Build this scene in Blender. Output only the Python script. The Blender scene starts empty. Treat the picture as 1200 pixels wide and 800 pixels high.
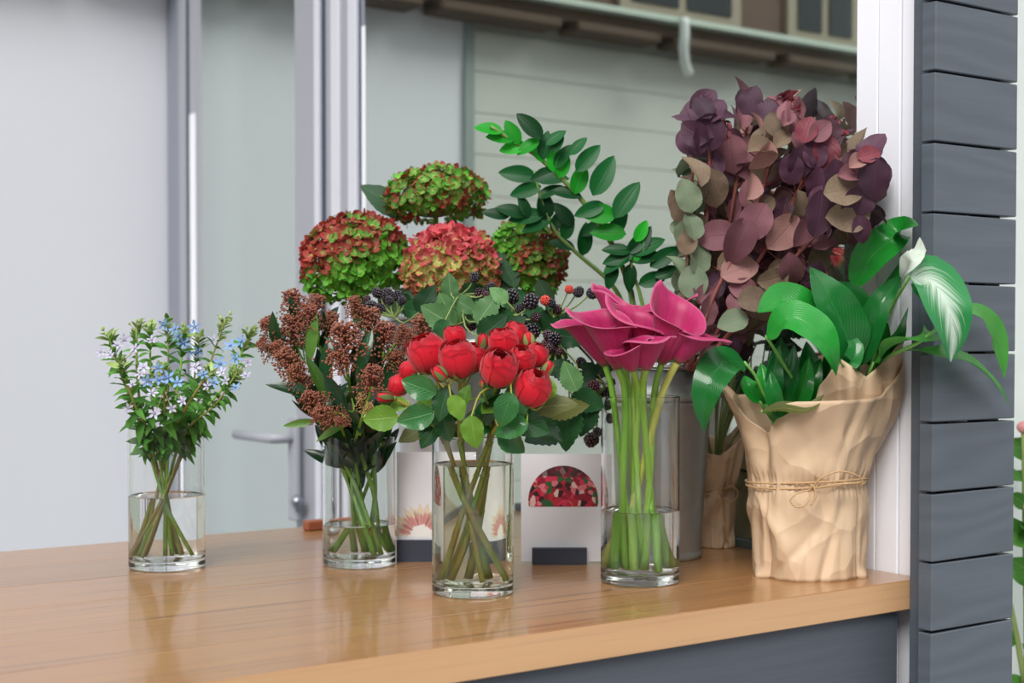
import bpy, math, random
from mathutils import Vector, Matrix, noise

# ---------------------------------------------------------------- camera, world, exposure
SC = bpy.context.scene
COL = SC.collection
F = 1700.0                      # focal length in pixels of the 1200 px wide frame
CAM_Z = 1.26                    # camera height; the counter top is at 0.95
TOP = 0.95
PITCH = math.radians(1.5)
YH = 398.0                      # horizon row
YPP = YH + F*math.tan(PITCH)    # row of the optical axis
YAW = math.radians(35.2)
FWD = Vector((math.sin(YAW), math.cos(YAW), 0))
RGT = Vector((math.cos(YAW), -math.sin(YAW), 0))
UPV = Vector((0, 0, 1))
CAM = Vector((0, 0, CAM_Z))
cd = bpy.data.cameras.new('camera'); cam = bpy.data.objects.new('camera', cd); COL.objects.link(cam)
cd.sensor_width = 36.0; cd.lens = F/1200*36
cd.shift_y = (YPP-400)/1200
cd.clip_start = 0.05
cam.location = CAM
CZ = FWD*math.cos(PITCH) - UPV*math.sin(PITCH)
CY = FWD*math.sin(PITCH) + UPV*math.cos(PITCH)
cam.matrix_world = Matrix.Translation(CAM) @ Matrix((RGT, CY, -CZ)).transposed().to_4x4()
cd.dof.use_dof = True; cd.dof.focus_distance = 1.80; cd.dof.aperture_fstop = 5.0
SC.camera = cam

wd = bpy.data.worlds.new('overcast sky'); SC.world = wd; wd.use_nodes = True
nt = wd.node_tree; nt.nodes.clear()
wo = nt.nodes.new('ShaderNodeOutputWorld'); bg = nt.nodes.new('ShaderNodeBackground')
tc = nt.nodes.new('ShaderNodeTexCoord'); sp = nt.nodes.new('ShaderNodeSeparateXYZ'); cr = nt.nodes.new('ShaderNodeValToRGB')
cr.color_ramp.elements[0].position = 0.0; cr.color_ramp.elements[0].color = (0.56, 0.57, 0.60, 1)
cr.color_ramp.elements[1].position = 0.6; cr.color_ramp.elements[1].color = (0.95, 0.965, 0.99, 1)
nt.links.new(tc.outputs['Generated'], sp.inputs[0]); nt.links.new(sp.outputs[2], cr.inputs[0])
nt.links.new(cr.outputs[0], bg.inputs[0]); nt.links.new(bg.outputs[0], wo.inputs[0])
bg.inputs[1].default_value = 0.95
sd = bpy.data.lights.new('soft sun', 'SUN'); sun = bpy.data.objects.new('sun_light', sd); COL.objects.link(sun)
sd.energy = 2.0; sd.angle = math.radians(28); sd.color = (1.0, 0.97, 0.93)
sun.rotation_euler = (math.radians(50), 0, math.radians(-52))
SC.view_settings.view_transform = 'Standard'; SC.view_settings.look = 'None'
SC.view_settings.gamma = 1.0; SC.view_settings.use_curve_mapping = False
SC.view_settings.exposure = 0.48
SC.cycles.max_bounces = 16; SC.cycles.transmission_bounces = 14; SC.cycles.transparent_max_bounces = 16
SC.cycles.glossy_bounces = 8; SC.cycles.diffuse_bounces = 4

rnd = random.Random(7)

# ---------------------------------------------------------------- where a ray of the photograph goes
def ray(px, py):
    d = RGT*((px-600)/F) - CY*((py-YPP)/F) + CZ
    return d/d.dot(FWD)
def W(px, py, d): return CAM + ray(px, py)*d               # at forward distance d
def on_z(px, py, z): r = ray(px, py); return CAM + r*((z-CAM_Z)/r.z)
def on_v(px, py, v): r = ray(px, py); return CAM + r*(v/r.y)
def on_u(px, py, u): r = ray(px, py); return CAM + r*(u/r.x)
def M(px, d): return px*d/F                                  # metres that px pixels cover at distance d

# ---------------------------------------------------------------- colours and materials
def lin(c): return tuple(((x/255)/12.92 if x/255 <= 0.04045 else ((x/255+0.055)/1.055)**2.4) for x in c) + (1,)
class NT:
    def __init__(s, name):
        s.m = bpy.data.materials.new(name); s.m.use_nodes = True; s.t = s.m.node_tree; s.t.nodes.clear()
        s.out = s.n('ShaderNodeOutputMaterial')
    def n(s, ty, **kw):
        nd = s.t.nodes.new(ty)
        for k, v in kw.items(): setattr(nd, k, v)
        return nd
    def l(s, a, b): s.t.links.new(a, b)
    def math(s, op, a, b=None, c=None, clamp=False):
        nd = s.n('ShaderNodeMath', operation=op); nd.use_clamp = clamp
        for i, x in enumerate((a, b, c)):
            if x is None: continue
            if hasattr(x, 'links'): s.l(x, nd.inputs[i])
            else: nd.inputs[i].default_value = x
        return nd.outputs[0]
    def mix(s, f, a, b, mode='MIX'):
        nd = s.n('ShaderNodeMixRGB', blend_type=mode)
        for i, x in enumerate((f, a, b)):
            if hasattr(x, 'links'): s.l(x, nd.inputs[i])
            else: nd.inputs[i].default_value = x
        return nd.outputs[0]
    def noise(s, scale, detail=3, vec=None, rough=.5):
        nd = s.n('ShaderNodeTexNoise'); nd.inputs['Scale'].default_value = scale; nd.inputs['Detail'].default_value = detail
        nd.inputs['Roughness'].default_value = rough
        if vec is not None: s.l(vec, nd.inputs['Vector'])
        return nd.outputs[0]
    def ramp(s, f, stops):
        nd = s.n('ShaderNodeValToRGB'); s.l(f, nd.inputs[0]); e = nd.color_ramp.elements
        while len(e) < len(stops): e.new(0.5)
        for i, (p, c) in enumerate(stops): e[i].position = p; e[i].color = c
        return nd.outputs[0]
    def obj(s, scale=(1, 1, 1)):
        t = s.n('ShaderNodeTexCoord'); mp = s.n('ShaderNodeMapping'); mp.inputs['Scale'].default_value = scale
        s.l(t.outputs['Object'], mp.inputs[0]); return mp.outputs[0]
    def uv(s):
        t = s.n('ShaderNodeUVMap'); sp = s.n('ShaderNodeSeparateXYZ'); s.l(t.outputs[0], sp.inputs[0]); return sp.outputs[0], sp.outputs[1]
    def rand(s): return s.n('ShaderNodeObjectInfo').outputs['Random']
    def bsdf(s, color, rough=.5, metal=0, spec=.5, bump=None, bstr=.3, bdist=.002, sheen=0, coat=0, trans=0, tcol=None, croughness=.1):
        p = s.n('ShaderNodeBsdfPrincipled')
        def put(k, x):
            if hasattr(x, 'links'): s.l(x, p.inputs[k])
            else: p.inputs[k].default_value = x
        put('Base Color', color); put('Roughness', rough); put('Metallic', metal); put('Specular IOR Level', spec)
        put('Sheen Weight', sheen); put('Coat Weight', coat); put('Coat Roughness', croughness)
        if bump is not None:
            b = s.n('ShaderNodeBump'); b.inputs['Strength'].default_value = bstr; b.inputs['Distance'].default_value = bdist
            s.l(bump, b.inputs['Height']); s.l(b.outputs[0], p.inputs['Normal'])
        res = p.outputs[0]
        if trans:
            tr = s.n('ShaderNodeBsdfTranslucent'); c = tcol if tcol is not None else color
            if hasattr(c, 'links'): s.l(c, tr.inputs[0])
            else: tr.inputs[0].default_value = c
            mx = s.n('ShaderNodeMixShader'); mx.inputs[0].default_value = trans
            s.l(res, mx.inputs[1]); s.l(tr.outputs[0], mx.inputs[2]); res = mx.outputs[0]
        s.l(res, s.out.inputs[0]); return s.m

def plain(name, c, rough=.5, metal=0, spec=.5, var=.06, scale=20, bump=.1, coat=0, bdist=.001):
    k = NT(name); n = k.noise(scale, 4, k.obj())
    f = k.math('MULTIPLY_ADD', n, var*2, 1-var)
    v = k.mix(1.0, lin(c), k.mix(1.0, (1, 1, 1, 1), f, 'MULTIPLY'), 'MULTIPLY')
    return k.bsdf(v, rough, metal, spec, n, bump, bdist, coat=coat)

def leaf_mat(name, dark, light, vein, rough=.4, spec=.5, veins=9, slant=1.6, vw=.035, vstr=.5, var=.35, trans=.18, bstr=.5, patch=0, patchcol=None, sidew=.06, back=None, coat=0):
    """leaf: uv.x across, uv.y along; midrib, slanting side veins, mottling, per-object tone"""
    k = NT(name); u, v = k.uv()
    a = k.math('ABSOLUTE', k.math('SUBTRACT', u, .5))
    mid = k.math('SUBTRACT', 1.0, k.math('DIVIDE', a, vw), clamp=True)
    ph = k.math('FRACT', k.math('MULTIPLY', k.math('SUBTRACT', v, k.math('MULTIPLY', a, slant*.5)), veins))
    sv = k.math('SUBTRACT', 1.0, k.math('DIVIDE', k.math('ABSOLUTE', k.math('SUBTRACT', ph, .5)), sidew*2.2), clamp=True)
    vm = k.math('MAXIMUM', mid, k.math('MULTIPLY', sv, .45))
    n = k.noise(45, 4, k.obj())
    base = k.mix(k.math('ADD', k.math('MULTIPLY', n, .6), k.math('MULTIPLY', k.rand(), .5), clamp=True), lin(dark), lin(light))
    f = k.math('MULTIPLY_ADD', k.rand(), var*2, 1-var)
    base = k.mix(1.0, base, k.mix(1.0, (1, 1, 1, 1), f, 'MULTIPLY'), 'MULTIPLY')
    if patch:
        pn = k.noise(14, 3, k.obj()); pm = k.ramp(pn, [(.5, (0, 0, 0, 1)), (.56, (1, 1, 1, 1))])
        base = k.mix(k.math('MULTIPLY', pm, patch), base, lin(patchcol))
    col = k.mix(k.math('MULTIPLY', vm, vstr), base, lin(vein))
    if back:
        g = k.n('ShaderNodeNewGeometry'); col = k.mix(k.math('MULTIPLY', g.outputs['Backfacing'], .6), col, lin(back))
    h = k.math('SUBTRACT', k.math('MULTIPLY', n, .15), vm)
    return k.bsdf(col, rough, 0, spec, h, bstr, .0008, coat=coat, croughness=.12, trans=trans, tcol=k.mix(.5, col, lin(light)))

# ---------------------------------------------------------------- mesh building
class MB:
    def __init__(s): s.v = []; s.f = []; s.uv = []; s.mi = []; s.cur = 0
    def add(s, vs, fs, uvs=None):
        o = len(s.v); s.v += [Vector(x) for x in vs]
        s.uv += list(uvs) if uvs else [(0.5, 0.5)]*len(vs)
        for f in fs: s.f.append(tuple(i+o for i in f)); s.mi.append(s.cur)
    def box(s, a, b, bev=0, rot=None, ctr=None):
        x0, y0, z0 = a; x1, y1, z1 = b
        if bev:
            e = bev
            vs = []
            for x, y, z, sx, sy, sz in [(x0,y0,z0,1,1,1),(x1,y0,z0,-1,1,1),(x1,y1,z0,-1,-1,1),(x0,y1,z0,1,-1,1),(x0,y0,z1,1,1,-1),(x1,y0,z1,-1,1,-1),(x1,y1,z1,-1,-1,-1),(x0,y1,z1,1,-1,-1)]:
                vs += [(x+sx*e, y+sy*e, z), (x+sx*e, y, z+sz*e), (x, y+sy*e, z+sz*e)]
            Z, Yf, X = 0, 1, 2
            q = lambda c, k: c*3+k
            fs = [(q(3,0),q(2,0),q(1,0),q(0,0)), (q(4,0),q(5,0),q(6,0),q(7,0)),
                  (q(0,1),q(1,1),q(5,1),q(4,1)), (q(2,1),q(3,1),q(7,1),q(6,1)),
                  (q(1,2),q(2,2),q(6,2),q(5,2)), (q(3,2),q(0,2),q(4,2),q(7,2))]
            def edge(c1, c2, k1, k2): fs.append((q(c1,k1), q(c2,k1), q(c2,k2), q(c1,k2)))
            for c1, c2 in ((0,1),(3,2),(4,5),(7,6)): edge(c1, c2, 0, 1)
            for c1, c2 in ((0,3),(1,2),(4,7),(5,6)): edge(c1, c2, 0, 2)
            for c1, c2 in ((0,4),(1,5),(2,6),(3,7)): edge(c1, c2, 1, 2)
            for c in range(8): fs.append((q(c,0), q(c,1), q(c,2)))
        else:
            vs = [(x0,y0,z0),(x1,y0,z0),(x1,y1,z0),(x0,y1,z0),(x0,y0,z1),(x1,y0,z1),(x1,y1,z1),(x0,y1,z1)]
            fs = [(3,2,1,0),(4,5,6,7),(0,1,5,4),(1,2,6,5),(2,3,7,6),(3,0,4,7)]
        if rot is not None:
            c = Vector(ctr) if ctr is not None else Vector(((x0+x1)/2, (y0+y1)/2, (z0+z1)/2))
            vs = [rot @ (Vector(p)-c) + c for p in vs]
        s.add(vs, fs); return s
    def grid(s, rows, uvs=None, closed=False):
        nr, nc = len(rows), len(rows[0]); vs = [p for r in rows for p in r]; fs = []
        for i in range(nr-1):
            for j in range(nc if closed else nc-1):
                j2 = (j+1) % nc
                fs.append((i*nc+j, i*nc+j2, (i+1)*nc+j2, (i+1)*nc+j))
        if uvs is None: uvs = [(j/(nc-1), i/(nr-1)) for i in range(nr) for j in range(nc)]
        s.add(vs, fs, uvs); return s
    def tube(s, pts, r, n=7, cap=True):
        pts = [Vector(p) for p in pts]; k = len(pts)
        rr = r if isinstance(r, (list, tuple)) else [r]*k
        t0 = (pts[1]-pts[0]).normalized(); a = t0.orthogonal().normalized(); rows = []
        for i, p in enumerate(pts):
            t = (pts[min(i+1, k-1)]-pts[max(i-1, 0)]).normalized()
            a = (a - t*a.dot(t)).normalized(); b = t.cross(a)
            rows.append([p + (a*math.cos(2*math.pi*j/n)+b*math.sin(2*math.pi*j/n))*rr[i] for j in range(n)])
        o = len(s.v); s.grid(rows, [(j/n, i/(k-1)) for i in range(k) for j in range(n)], True)
        if cap:
            s.f.append(tuple(o+j for j in range(n))[::-1]); s.mi.append(s.cur)
            s.f.append(tuple(o+(k-1)*n+j for j in range(n))); s.mi.append(s.cur)
        return s
    def lathe(s, prof, c=(0, 0, 0), n=48):
        c = Vector(c); rows = []
        for (r, z) in prof: rows.append([c + Vector((r*math.cos(2*math.pi*j/n), r*math.sin(2*math.pi*j/n), z)) for j in range(n)])
        s.grid(rows, [(j/n, i/(len(prof)-1)) for i in range(len(prof)) for j in range(n)], True); return s
    def ico(s, c, r, squash=1.0, sub=0):
        V0, F0 = ICO1 if sub else ICO0
        s.add([(c[0]+x*r, c[1]+y*r, c[2]+z*r*squash) for x, y, z in V0], F0); return s
    def mesh(s, name, mats, smooth=True, origin=(0, 0, 0)):
        me = bpy.data.meshes.new(name); og = Vector(origin)
        me.from_pydata([p-og for p in s.v], [], s.f)
        ul = me.uv_layers.new(name='UVMap')
        vi = [0]*len(me.loops); me.loops.foreach_get('vertex_index', vi)
        flat = [c for i in vi for c in s.uv[i]]; ul.data.foreach_set('uv', flat)
        if not isinstance(mats, (list, tuple)): mats = [mats]
        for m in mats: me.materials.append(m)
        me.polygons.foreach_set('use_smooth', [smooth]*len(me.polygons))
        if len(mats) > 1: me.polygons.foreach_set('material_index', s.mi)
        me.update(); return me
    def obj(s, name, mats, parent=None, smooth=True, label=None, kind=None):
        og = parent.matrix_basis.translation if parent else Vector((0, 0, 0))
        if parent and parent.parent: og = parent.parent.location + parent.location
        o = bpy.data.objects.new(name, s.mesh(name, mats, smooth, og)); COL.objects.link(o)
        if parent: o.parent = parent
        if label: o['label'] = label
        if kind: o['kind'] = kind
        return o
def _ico():
    t = (1+5**.5)/2; v = [(-1,t,0),(1,t,0),(-1,-t,0),(1,-t,0),(0,-1,t),(0,1,t),(0,-1,-t),(0,1,-t),(t,0,-1),(t,0,1),(-t,0,-1),(-t,0,1)]
    v = [tuple(Vector(x).normalized()) for x in v]
    f = [(0,11,5),(0,5,1),(0,1,7),(0,7,10),(0,10,11),(1,5,9),(5,11,4),(11,10,2),(10,7,6),(7,1,8),(3,9,4),(3,4,2),(3,2,6),(3,6,8),(3,8,9),(4,9,5),(2,4,11),(6,2,10),(8,6,7),(9,8,1)]
    v1 = [Vector(x) for x in v]; f1 = []; cache = {}
    def mid(a, b):
        k = (min(a, b), max(a, b))
        if k not in cache: cache[k] = len(v1); v1.append(((v1[a]+v1[b])/2).normalized())
        return cache[k]
    for a, b, c in f:
        x, y, z = mid(a, b), mid(b, c), mid(c, a); f1 += [(a, x, z), (b, y, x), (c, z, y), (x, y, z)]
    return (v, f), ([tuple(x) for x in v1], f1)
ICO0, ICO1 = _ico()

def thing(name, label, cat, loc, group=None):
    o = bpy.data.objects.new(name, None); COL.objects.link(o); o.location = Vector(loc); o.empty_display_size = .02
    o['label'] = label; o['category'] = cat
    if group: o['group'] = group
    return o
def tag(o, label, cat, group=None):
    o['label'] = label; o['category'] = cat
    if group: o['group'] = group
    return o
def struct(o, label=None):
    o['kind'] = 'structure'
    if label: o['label'] = label
    return o
def place(name, me, mat4, parent, label=None):
    """an object that shares mesh data, placed by a world matrix under a thing or a part of it"""
    o = bpy.data.objects.new(name, me); COL.objects.link(o)
    if parent:
        og = parent.location.copy()
        if parent.parent: og += parent.parent.location
        o.parent = parent; o.matrix_basis = Matrix.Translation(-og) @ mat4
    else: o.matrix_basis = mat4
    if label: o['label'] = label
    return o
def basis(loc, y, n, sx=1, sy=None, sz=None):
    y = Vector(y).normalized(); n = Vector(n); n = n - y*n.dot(y)
    if n.length < 1e-4: n = y.orthogonal()
    n.normalize(); x = y.cross(n)
    sy = sx if sy is None else sy; sz = sx if sz is None else sz
    m = Matrix((x*sx, y*sy, n*sz)).transposed().to_4x4(); return Matrix.Translation(loc) @ m
def spline(pts, n=12):
    P = [Vector(p) for p in pts]; k = len(P); out = []
    if k == 2: return [P[0].lerp(P[1], i/n) for i in range(n+1)]
    for s_ in range(k-1):
        p0 = P[s_-1] if s_ else P[0]*2-P[1]; p1 = P[s_]; p2 = P[s_+1]; p3 = P[s_+2] if s_+2 < k else P[-1]*2-P[-2]
        m = max(2, n//(k-1))
        for i in range(m):
            t = i/m
            out.append(.5*((2*p1)+(p2-p0)*t+(2*p0-5*p1+4*p2-p3)*t*t+(3*p1-p0-3*p2+p3)*t**3))
    out.append(P[-1]); return out
def imgdir(deg, toward=0.0):
    a = math.radians(deg); return (RGT*math.cos(a) + UPV*math.sin(a) - FWD*toward).normalized()
def facing(r=.5, up=.3, rr=None):
    rr = rr or rnd
    return (-FWD + UPV*up + Vector((rr.uniform(-r, r), rr.uniform(-r, r), rr.uniform(-r, r)))).normalized()

def leaf_mesh(name, mat, w=.5, p=.8, q=.9, cup=.25, curl=.2, nu=4, nv=8, ripple=0, tip=1.0, seed=0, serr=0):
    """unit-long leaf along +Y, normal +Z, base at the origin; w is the full width"""
    b = MB(); rows = []; uvs = []; rs = random.Random(seed); ph = rs.uniform(0, 6)
    for i in range(nv+1):
        v = i/nv; ww = w/2*(max(0, math.sin(math.pi*v**p))**q)
        if v == 0: ww = w*.03
        if i == nv: ww = w*.004
        if serr and 0 < i < nv: ww *= 1+serr*(1 if i % 2 else -1)
        zc = -curl*v*v; row = []
        for j in range(nu+1):
            x = j/nu*2-1
            row.append((x*ww, v*(1-.3*abs(curl)*v), zc + cup*abs(x)**1.5*ww + ripple*math.sin(v*14+ph)*x*abs(x)*ww*2)); uvs.append((j/nu, v))
        rows.append(row)
    b.grid(rows, uvs); return b.mesh(name, mat)
def blade(b, pts, width, nrm, prof=lambda v: math.sin(math.pi*v**.75)**.8, nu=6, nv=16, cup=.2, ripple=.05, twist=0, seed=0):
    """one leaf blade swept along a midrib of world points"""
    P = spline(pts, nv); k = len(P); rows = []; uvs = []; rs = random.Random(seed); ph = rs.uniform(0, 6)
    for i, p in enumerate(P):
        v = i/(k-1); t = (P[min(i+1, k-1)]-P[max(i-1, 0)]).normalized()
        n = Vector(nrm); n = (n-t*n.dot(t)).normalized()
        if twist: n = Matrix.Rotation(twist*v, 3, t) @ n
        sdv = t.cross(n); ww = width/2*max(.015, prof(min(.995, max(.0, v)))); row = []
        for j in range(nu+1):
            x = j/nu*2-1
            row.append(p + sdv*x*ww + n*(cup*abs(x)**1.4*ww + ripple*math.sin(v*16+ph+x)*x*abs(x)*ww)); uvs.append((j/nu, v))
        rows.append(row)
    b.grid(rows, uvs); return b
# ================================================================ materials of the setting
WHITE = plain('white wall paint', (212, 214, 221), .6, var=.02, scale=3, bump=.05)
SIDING = plain('pale siding paint', (194, 197, 190), .6, var=.04, scale=5)
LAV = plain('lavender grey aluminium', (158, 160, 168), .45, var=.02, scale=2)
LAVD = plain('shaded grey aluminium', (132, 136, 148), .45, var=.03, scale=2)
GLINT = plain('white painted reflection streak', (238, 240, 246), .25, var=.01)  # reflection streaks beside the glass, painted as bright strips
GASKET = plain('dark rubber gasket', (58, 66, 84), .6)
RIDGE = plain('light grey aluminium ridge', (206, 208, 218), .4, var=.01)
CHROME = plain('brushed steel handle', (150, 152, 162), .3, metal=.8)
FLOORM = plain('grey paving', (150, 150, 152), .8, var=.1, scale=8)
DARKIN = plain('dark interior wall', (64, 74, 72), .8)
BROWN = plain('weathered brown brick', (96, 76, 66), .8, var=.2, scale=9)
def slate_mat():
    k = NT('dark blue grey stained wood'); g = k.obj((3, 3, 60)); n = k.noise(2.5, 6, g, .65); n2 = k.noise(1.5, 2, k.obj((5, 5, 5)))
    c = k.mix(n, lin((66, 73, 82)), lin((88, 95, 104))); c = k.mix(k.math('MULTIPLY', n2, .5), c, lin((78, 84, 94)))
    f = k.math('MULTIPLY_ADD', k.rand(), .16, .92); c = k.mix(1.0, c, k.mix(1.0, (1, 1, 1, 1), f, 'MULTIPLY'), 'MULTIPLY')
    return k.bsdf(c, .5, bump=n, bstr=.35, bdist=.001)
SLATE = slate_mat()
def slate_face():
    k = NT('grained slate board'); g = k.obj((6, 6, 26)); w = k.n('ShaderNodeTexWave'); w.wave_type = 'BANDS'; w.bands_direction = 'Z'
    w.inputs['Scale'].default_value = .35; w.inputs['Distortion'].default_value = 22; w.inputs['Detail'].default_value = 3; w.inputs['Detail Scale'].default_value = .7
    k.l(g, w.inputs[0]); n = k.noise(3, 6, k.obj((4, 4, 70)), .65)
    c = k.mix(w.outputs[1], lin((84, 92, 100)), lin((92, 100, 109))); c = k.mix(k.math('MULTIPLY', n, .5), c, lin((70, 78, 87)))
    f = k.math('MULTIPLY_ADD', k.rand(), .14, .93); c = k.mix(1.0, c, k.mix(1.0, (1, 1, 1, 1), f, 'MULTIPLY'), 'MULTIPLY')
    return k.bsdf(c, .42, bump=n, bstr=.3, bdist=.0008)
SLATEF = slate_face()
def wood_mat(name, a, b, c3, rough, coat, sx=1.0, d4=(104, 70, 50), streak=.45):
    k = NT(name); ob = k.obj((1.4*sx, 22, 22)); n = k.noise(2.2, 7, ob, .6); n2 = k.noise(1.2, 3, k.obj((2.5, 6, 6)))
    fine = k.noise(9, 5, k.obj((6, 120, 120)), .7)
    c = k.mix(n, lin(a), lin(b)); c = k.mix(k.math('MULTIPLY', n2, .75), c, lin(c3)); c = k.mix(k.math('MULTIPLY', fine, .3), c, lin(a))
    st = k.noise(3.0, 5, k.obj((.9*sx, 55, 55)), .6); sm = k.ramp(st, [(.54, (0, 0, 0, 1)), (.66, (1, 1, 1, 1))]); c = k.mix(k.math('MULTIPLY', sm, streak), c, lin(d4))
    f = k.math('MULTIPLY_ADD', k.rand(), .14, .93); c = k.mix(1.0, c, k.mix(1.0, (1, 1, 1, 1), f, 'MULTIPLY'), 'MULTIPLY')
    r = k.math('MULTIPLY_ADD', n, .15, rough-.05)
    return k.bsdf(c, r, bump=fine, bstr=.12, bdist=.0006, coat=coat, croughness=.09)
WOOD = wood_mat('varnished oak', (128, 88, 54), (194, 146, 96), (176, 128, 80), .30, .5, streak=.7)
WOODEDGE = wood_mat('pale sawn oak edge', (186, 142, 100), (214, 174, 130), (202, 160, 118), .5, .1, streak=.12)
def glass_win():
    k = NT('green tinted window glass'); g = k.n('ShaderNodeBsdfGlossy'); g.inputs['Color'].default_value = (.78, .84, .80, 1); g.inputs['Roughness'].default_value = .015
    t = k.n('ShaderNodeBsdfTransparent'); t.inputs[0].default_value = (.75, .88, .82, 1)
    m = k.n('ShaderNodeMixShader'); m.inputs[0].default_value = .86; k.l(t.outputs[0], m.inputs[1]); k.l(g.outputs[0], m.inputs[2])
    k.l(m.outputs[0], k.out.inputs[0]); return k.m
WINGLASS = glass_win()
def bx(name, a, b, mat, parent=None, bev=0, label=None):
    return MB().box(a, b, bev).obj(name, mat, parent, smooth=False, label=label)

# ================================================================ the setting
UW = 1.54                       # plane of the shop front on the right
VB = 3.83                       # plane of the white wall and siding behind
struct(bx('floor', (-6, -5, -.1), (6, 7, 0), FLOORM))
# far wall: smooth white part, then siding boards
w = struct(bx('wall_back', (.54, VB, 0), (UW, VB+.12, 2.3), WHITE), 'smooth white wall panel behind the left end of the counter')
ws = struct(bx('wall_siding', (-4.2, VB+.02, 0), (.54, VB+.14, 2.3), SIDING))
for i in range(17):
    z0 = .02 + i*.1305
    bx('siding_board', (-4.2, VB-.004, z0), (.53, VB+.02, z0+.129), SIDING, ws, bev=.002)
struct(bx('trim_1', (.525, VB-.012, 0), (.56, VB+.02, 2.3), plain('grey green trim', (140, 152, 150))))
# the terrace above the siding: ledge, gutter, brick front with dark windows
ledge = struct(bx('trim_2', (-4.2, VB-.10, 2.285), (1.54, VB+.2, 2.33), plain('brown ledge', (104, 88, 76), .8, var=.25, scale=6)))
x = -4.1
while x < 1.4:
    wdt = rnd.uniform(.35, .6); bx('soffit_beam', (x, VB-.13, 2.25), (min(x+wdt, 1.5), VB-.02, 2.285), plain('dark soffit timber', (84, 68, 56), .8) if x < -4 else bpy.data.materials['dark soffit timber'], ledge, bev=.008); x += wdt+.06
struct(bx('trim_3', (-4.2, VB-.15, 2.325), (1.54, VB-.07, 2.343), plain('pale gutter', (186, 200, 188), .4)))
wu = struct(bx('wall_upper', (-4.2, VB, 2.33), (1.54, VB+.2, 3.4), BROWN))
PANE_D = plain('dark far pane', (38, 42, 46), .12); CREAM = plain('cream window frame', (148, 138, 120), .6)
for n_, (x0, x1) in enumerate([(-2.6, -1.5), (-1.25, -.86), (-.62, -.06), (.16, .9)]):
    f = struct(bx('window_%d' % (n_+3), (x0, VB-.02, 2.37), (x1, VB, 3.3), CREAM))
    bx('pane', (x0+.05, VB-.026, 2.41), ((x0+x1)/2-.02, VB-.02, 3.25), PANE_D, f)
    bx('pane', ((x0+x1)/2+.02, VB-.026, 2.41), (x1-.05, VB-.02, 3.25), PANE_D, f)
dp = MB().tube(spline([(-.21, VB-.17, 2.335), (-.21, VB-.175, 2.28), (-.21, VB-.17, 2.24), (-.235, VB-.15, 2.19), (-.27, VB-.13, 2.165)], 12), .017, 10).obj('drain_pipe', plain('white plastic pipe', (214, 220, 218), .4))
tag(dp, 'short white curved drain pipe under the eave, seen reflected in the window', 'pipe')

# houses added unseen behind the camera: they cut low light and darken reflections
HOUSE_ADDED = plain('grey brown added house render', (120, 112, 104), .85, var=.12, scale=2)
hs = struct(bx('wall_front_added', (-9, -7.2, 0), (5, -7, 4.2), HOUSE_ADDED)); hl = struct(bx('wall_left_added', (-8.2, -7, 0), (-8, 3, 3.6), HOUSE_ADDED))
for n_, x_ in enumerate((-7.6, -5.4, -3.2, -.9, 1.4, 3.2)):
    f = struct(bx('window_%d' % (n_+10), (x_, -7, 1.0), (x_+1.2, -6.96, 2.9), CREAM))
    bx('pane', (x_+.08, -6.96, 1.08), (x_+.57, -6.95, 2.82), PANE_D, f); bx('pane', (x_+.63, -6.96, 1.08), (x_+1.12, -6.95, 2.82), PANE_D, f)

# shop front in the plane u = UW: frames, glass door, big window
def vcol(pxa): return on_u(pxa, 400, UW).y
def upright(name, pa, pb, out, mat, parent=None, z0=.02, z1=3.3, bev=.002):
    return bx(name, (UW-out, vcol(pb), z0), (UW+.03, vcol(pa), z1), mat, parent, bev)
door = struct(bpy.data.objects.new('door_1', None), 'glazed shop door with a lever handle'); COL.objects.link(door)
door.location = (UW, vcol(350), 0)
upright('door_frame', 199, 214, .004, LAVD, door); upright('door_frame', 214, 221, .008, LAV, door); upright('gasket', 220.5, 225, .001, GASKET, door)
upright('door_frame', 224.6, 232, .003, LAV, door); upright('bead_or_glint', 225, 231.5, .005, GLINT, door, 0.1, 1.86); upright('bead_or_glint', 232.5, 240, .002, LAV, door)  # the white strip paints in a reflection streak; the grey one is a plain bead
MB().box((UW-.003, vcol(348), .1), (UW+.003, vcol(239), 3.2)).obj('door_glass', WINGLASS, door, smooth=False)
upright('door_stile', 348, 373, .004, LAV, door); upright('door_frame', 372.5, 378, .009, RIDGE, door)
upright('gasket', 377.5, 384, .0005, GASKET, door)
h0 = on_u(347, 513, UW-.02)
hb = MB(); hb.box((UW-.032, h0.y-.02, h0.z-.19), (UW-.018, h0.y+.02, h0.z+.05), .003); hb.obj('handle_plate', LAV, door, smooth=False)
hb = MB(); hb.tube([(UW-.02, h0.y, h0.z), (UW-.075, h0.y, h0.z), (UW-.08, h0.y+.02, h0.z), (UW-.08, h0.y+.2, h0.z)], .011, 8); hb.obj('handle', LAV, door)
kb = on_u(355, 587, UW-.02); MB().ico((UW-.035, kb.y, kb.z), .016, 1, 1).obj('lock_knob', CHROME, door)
win = struct(bpy.data.objects.new('window_1', None), 'large tinted shop window reflecting the siding wall opposite'); COL.objects.link(win)
win.location = (UW, 2, 0)
upright('window_frame', 383.8, 393, .003, LAV, win); upright('window_frame', 392.5, 402, .010, RIDGE, win); upright('window_frame', 401.5, 413, .004, LAV, win)
upright('window_frame', 412.5, 422, .010, RIDGE, win); upright('gasket', 421.5, 425.5, .001, GASKET, win); upright('window_frame', 424.6, 431, .002, LAVD, win); upright('bead_or_glint', 426, 430.5, .004, GLINT, win, .1, 1.93)  # the last, white strip is a painted reflection, ending below the frame top
vr = vcol(1008)
MB().box((UW-.003, vr-.03, .2), (UW+.003, vcol(430), 3.2)).obj('window_glass', WINGLASS, win, smooth=False)
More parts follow.
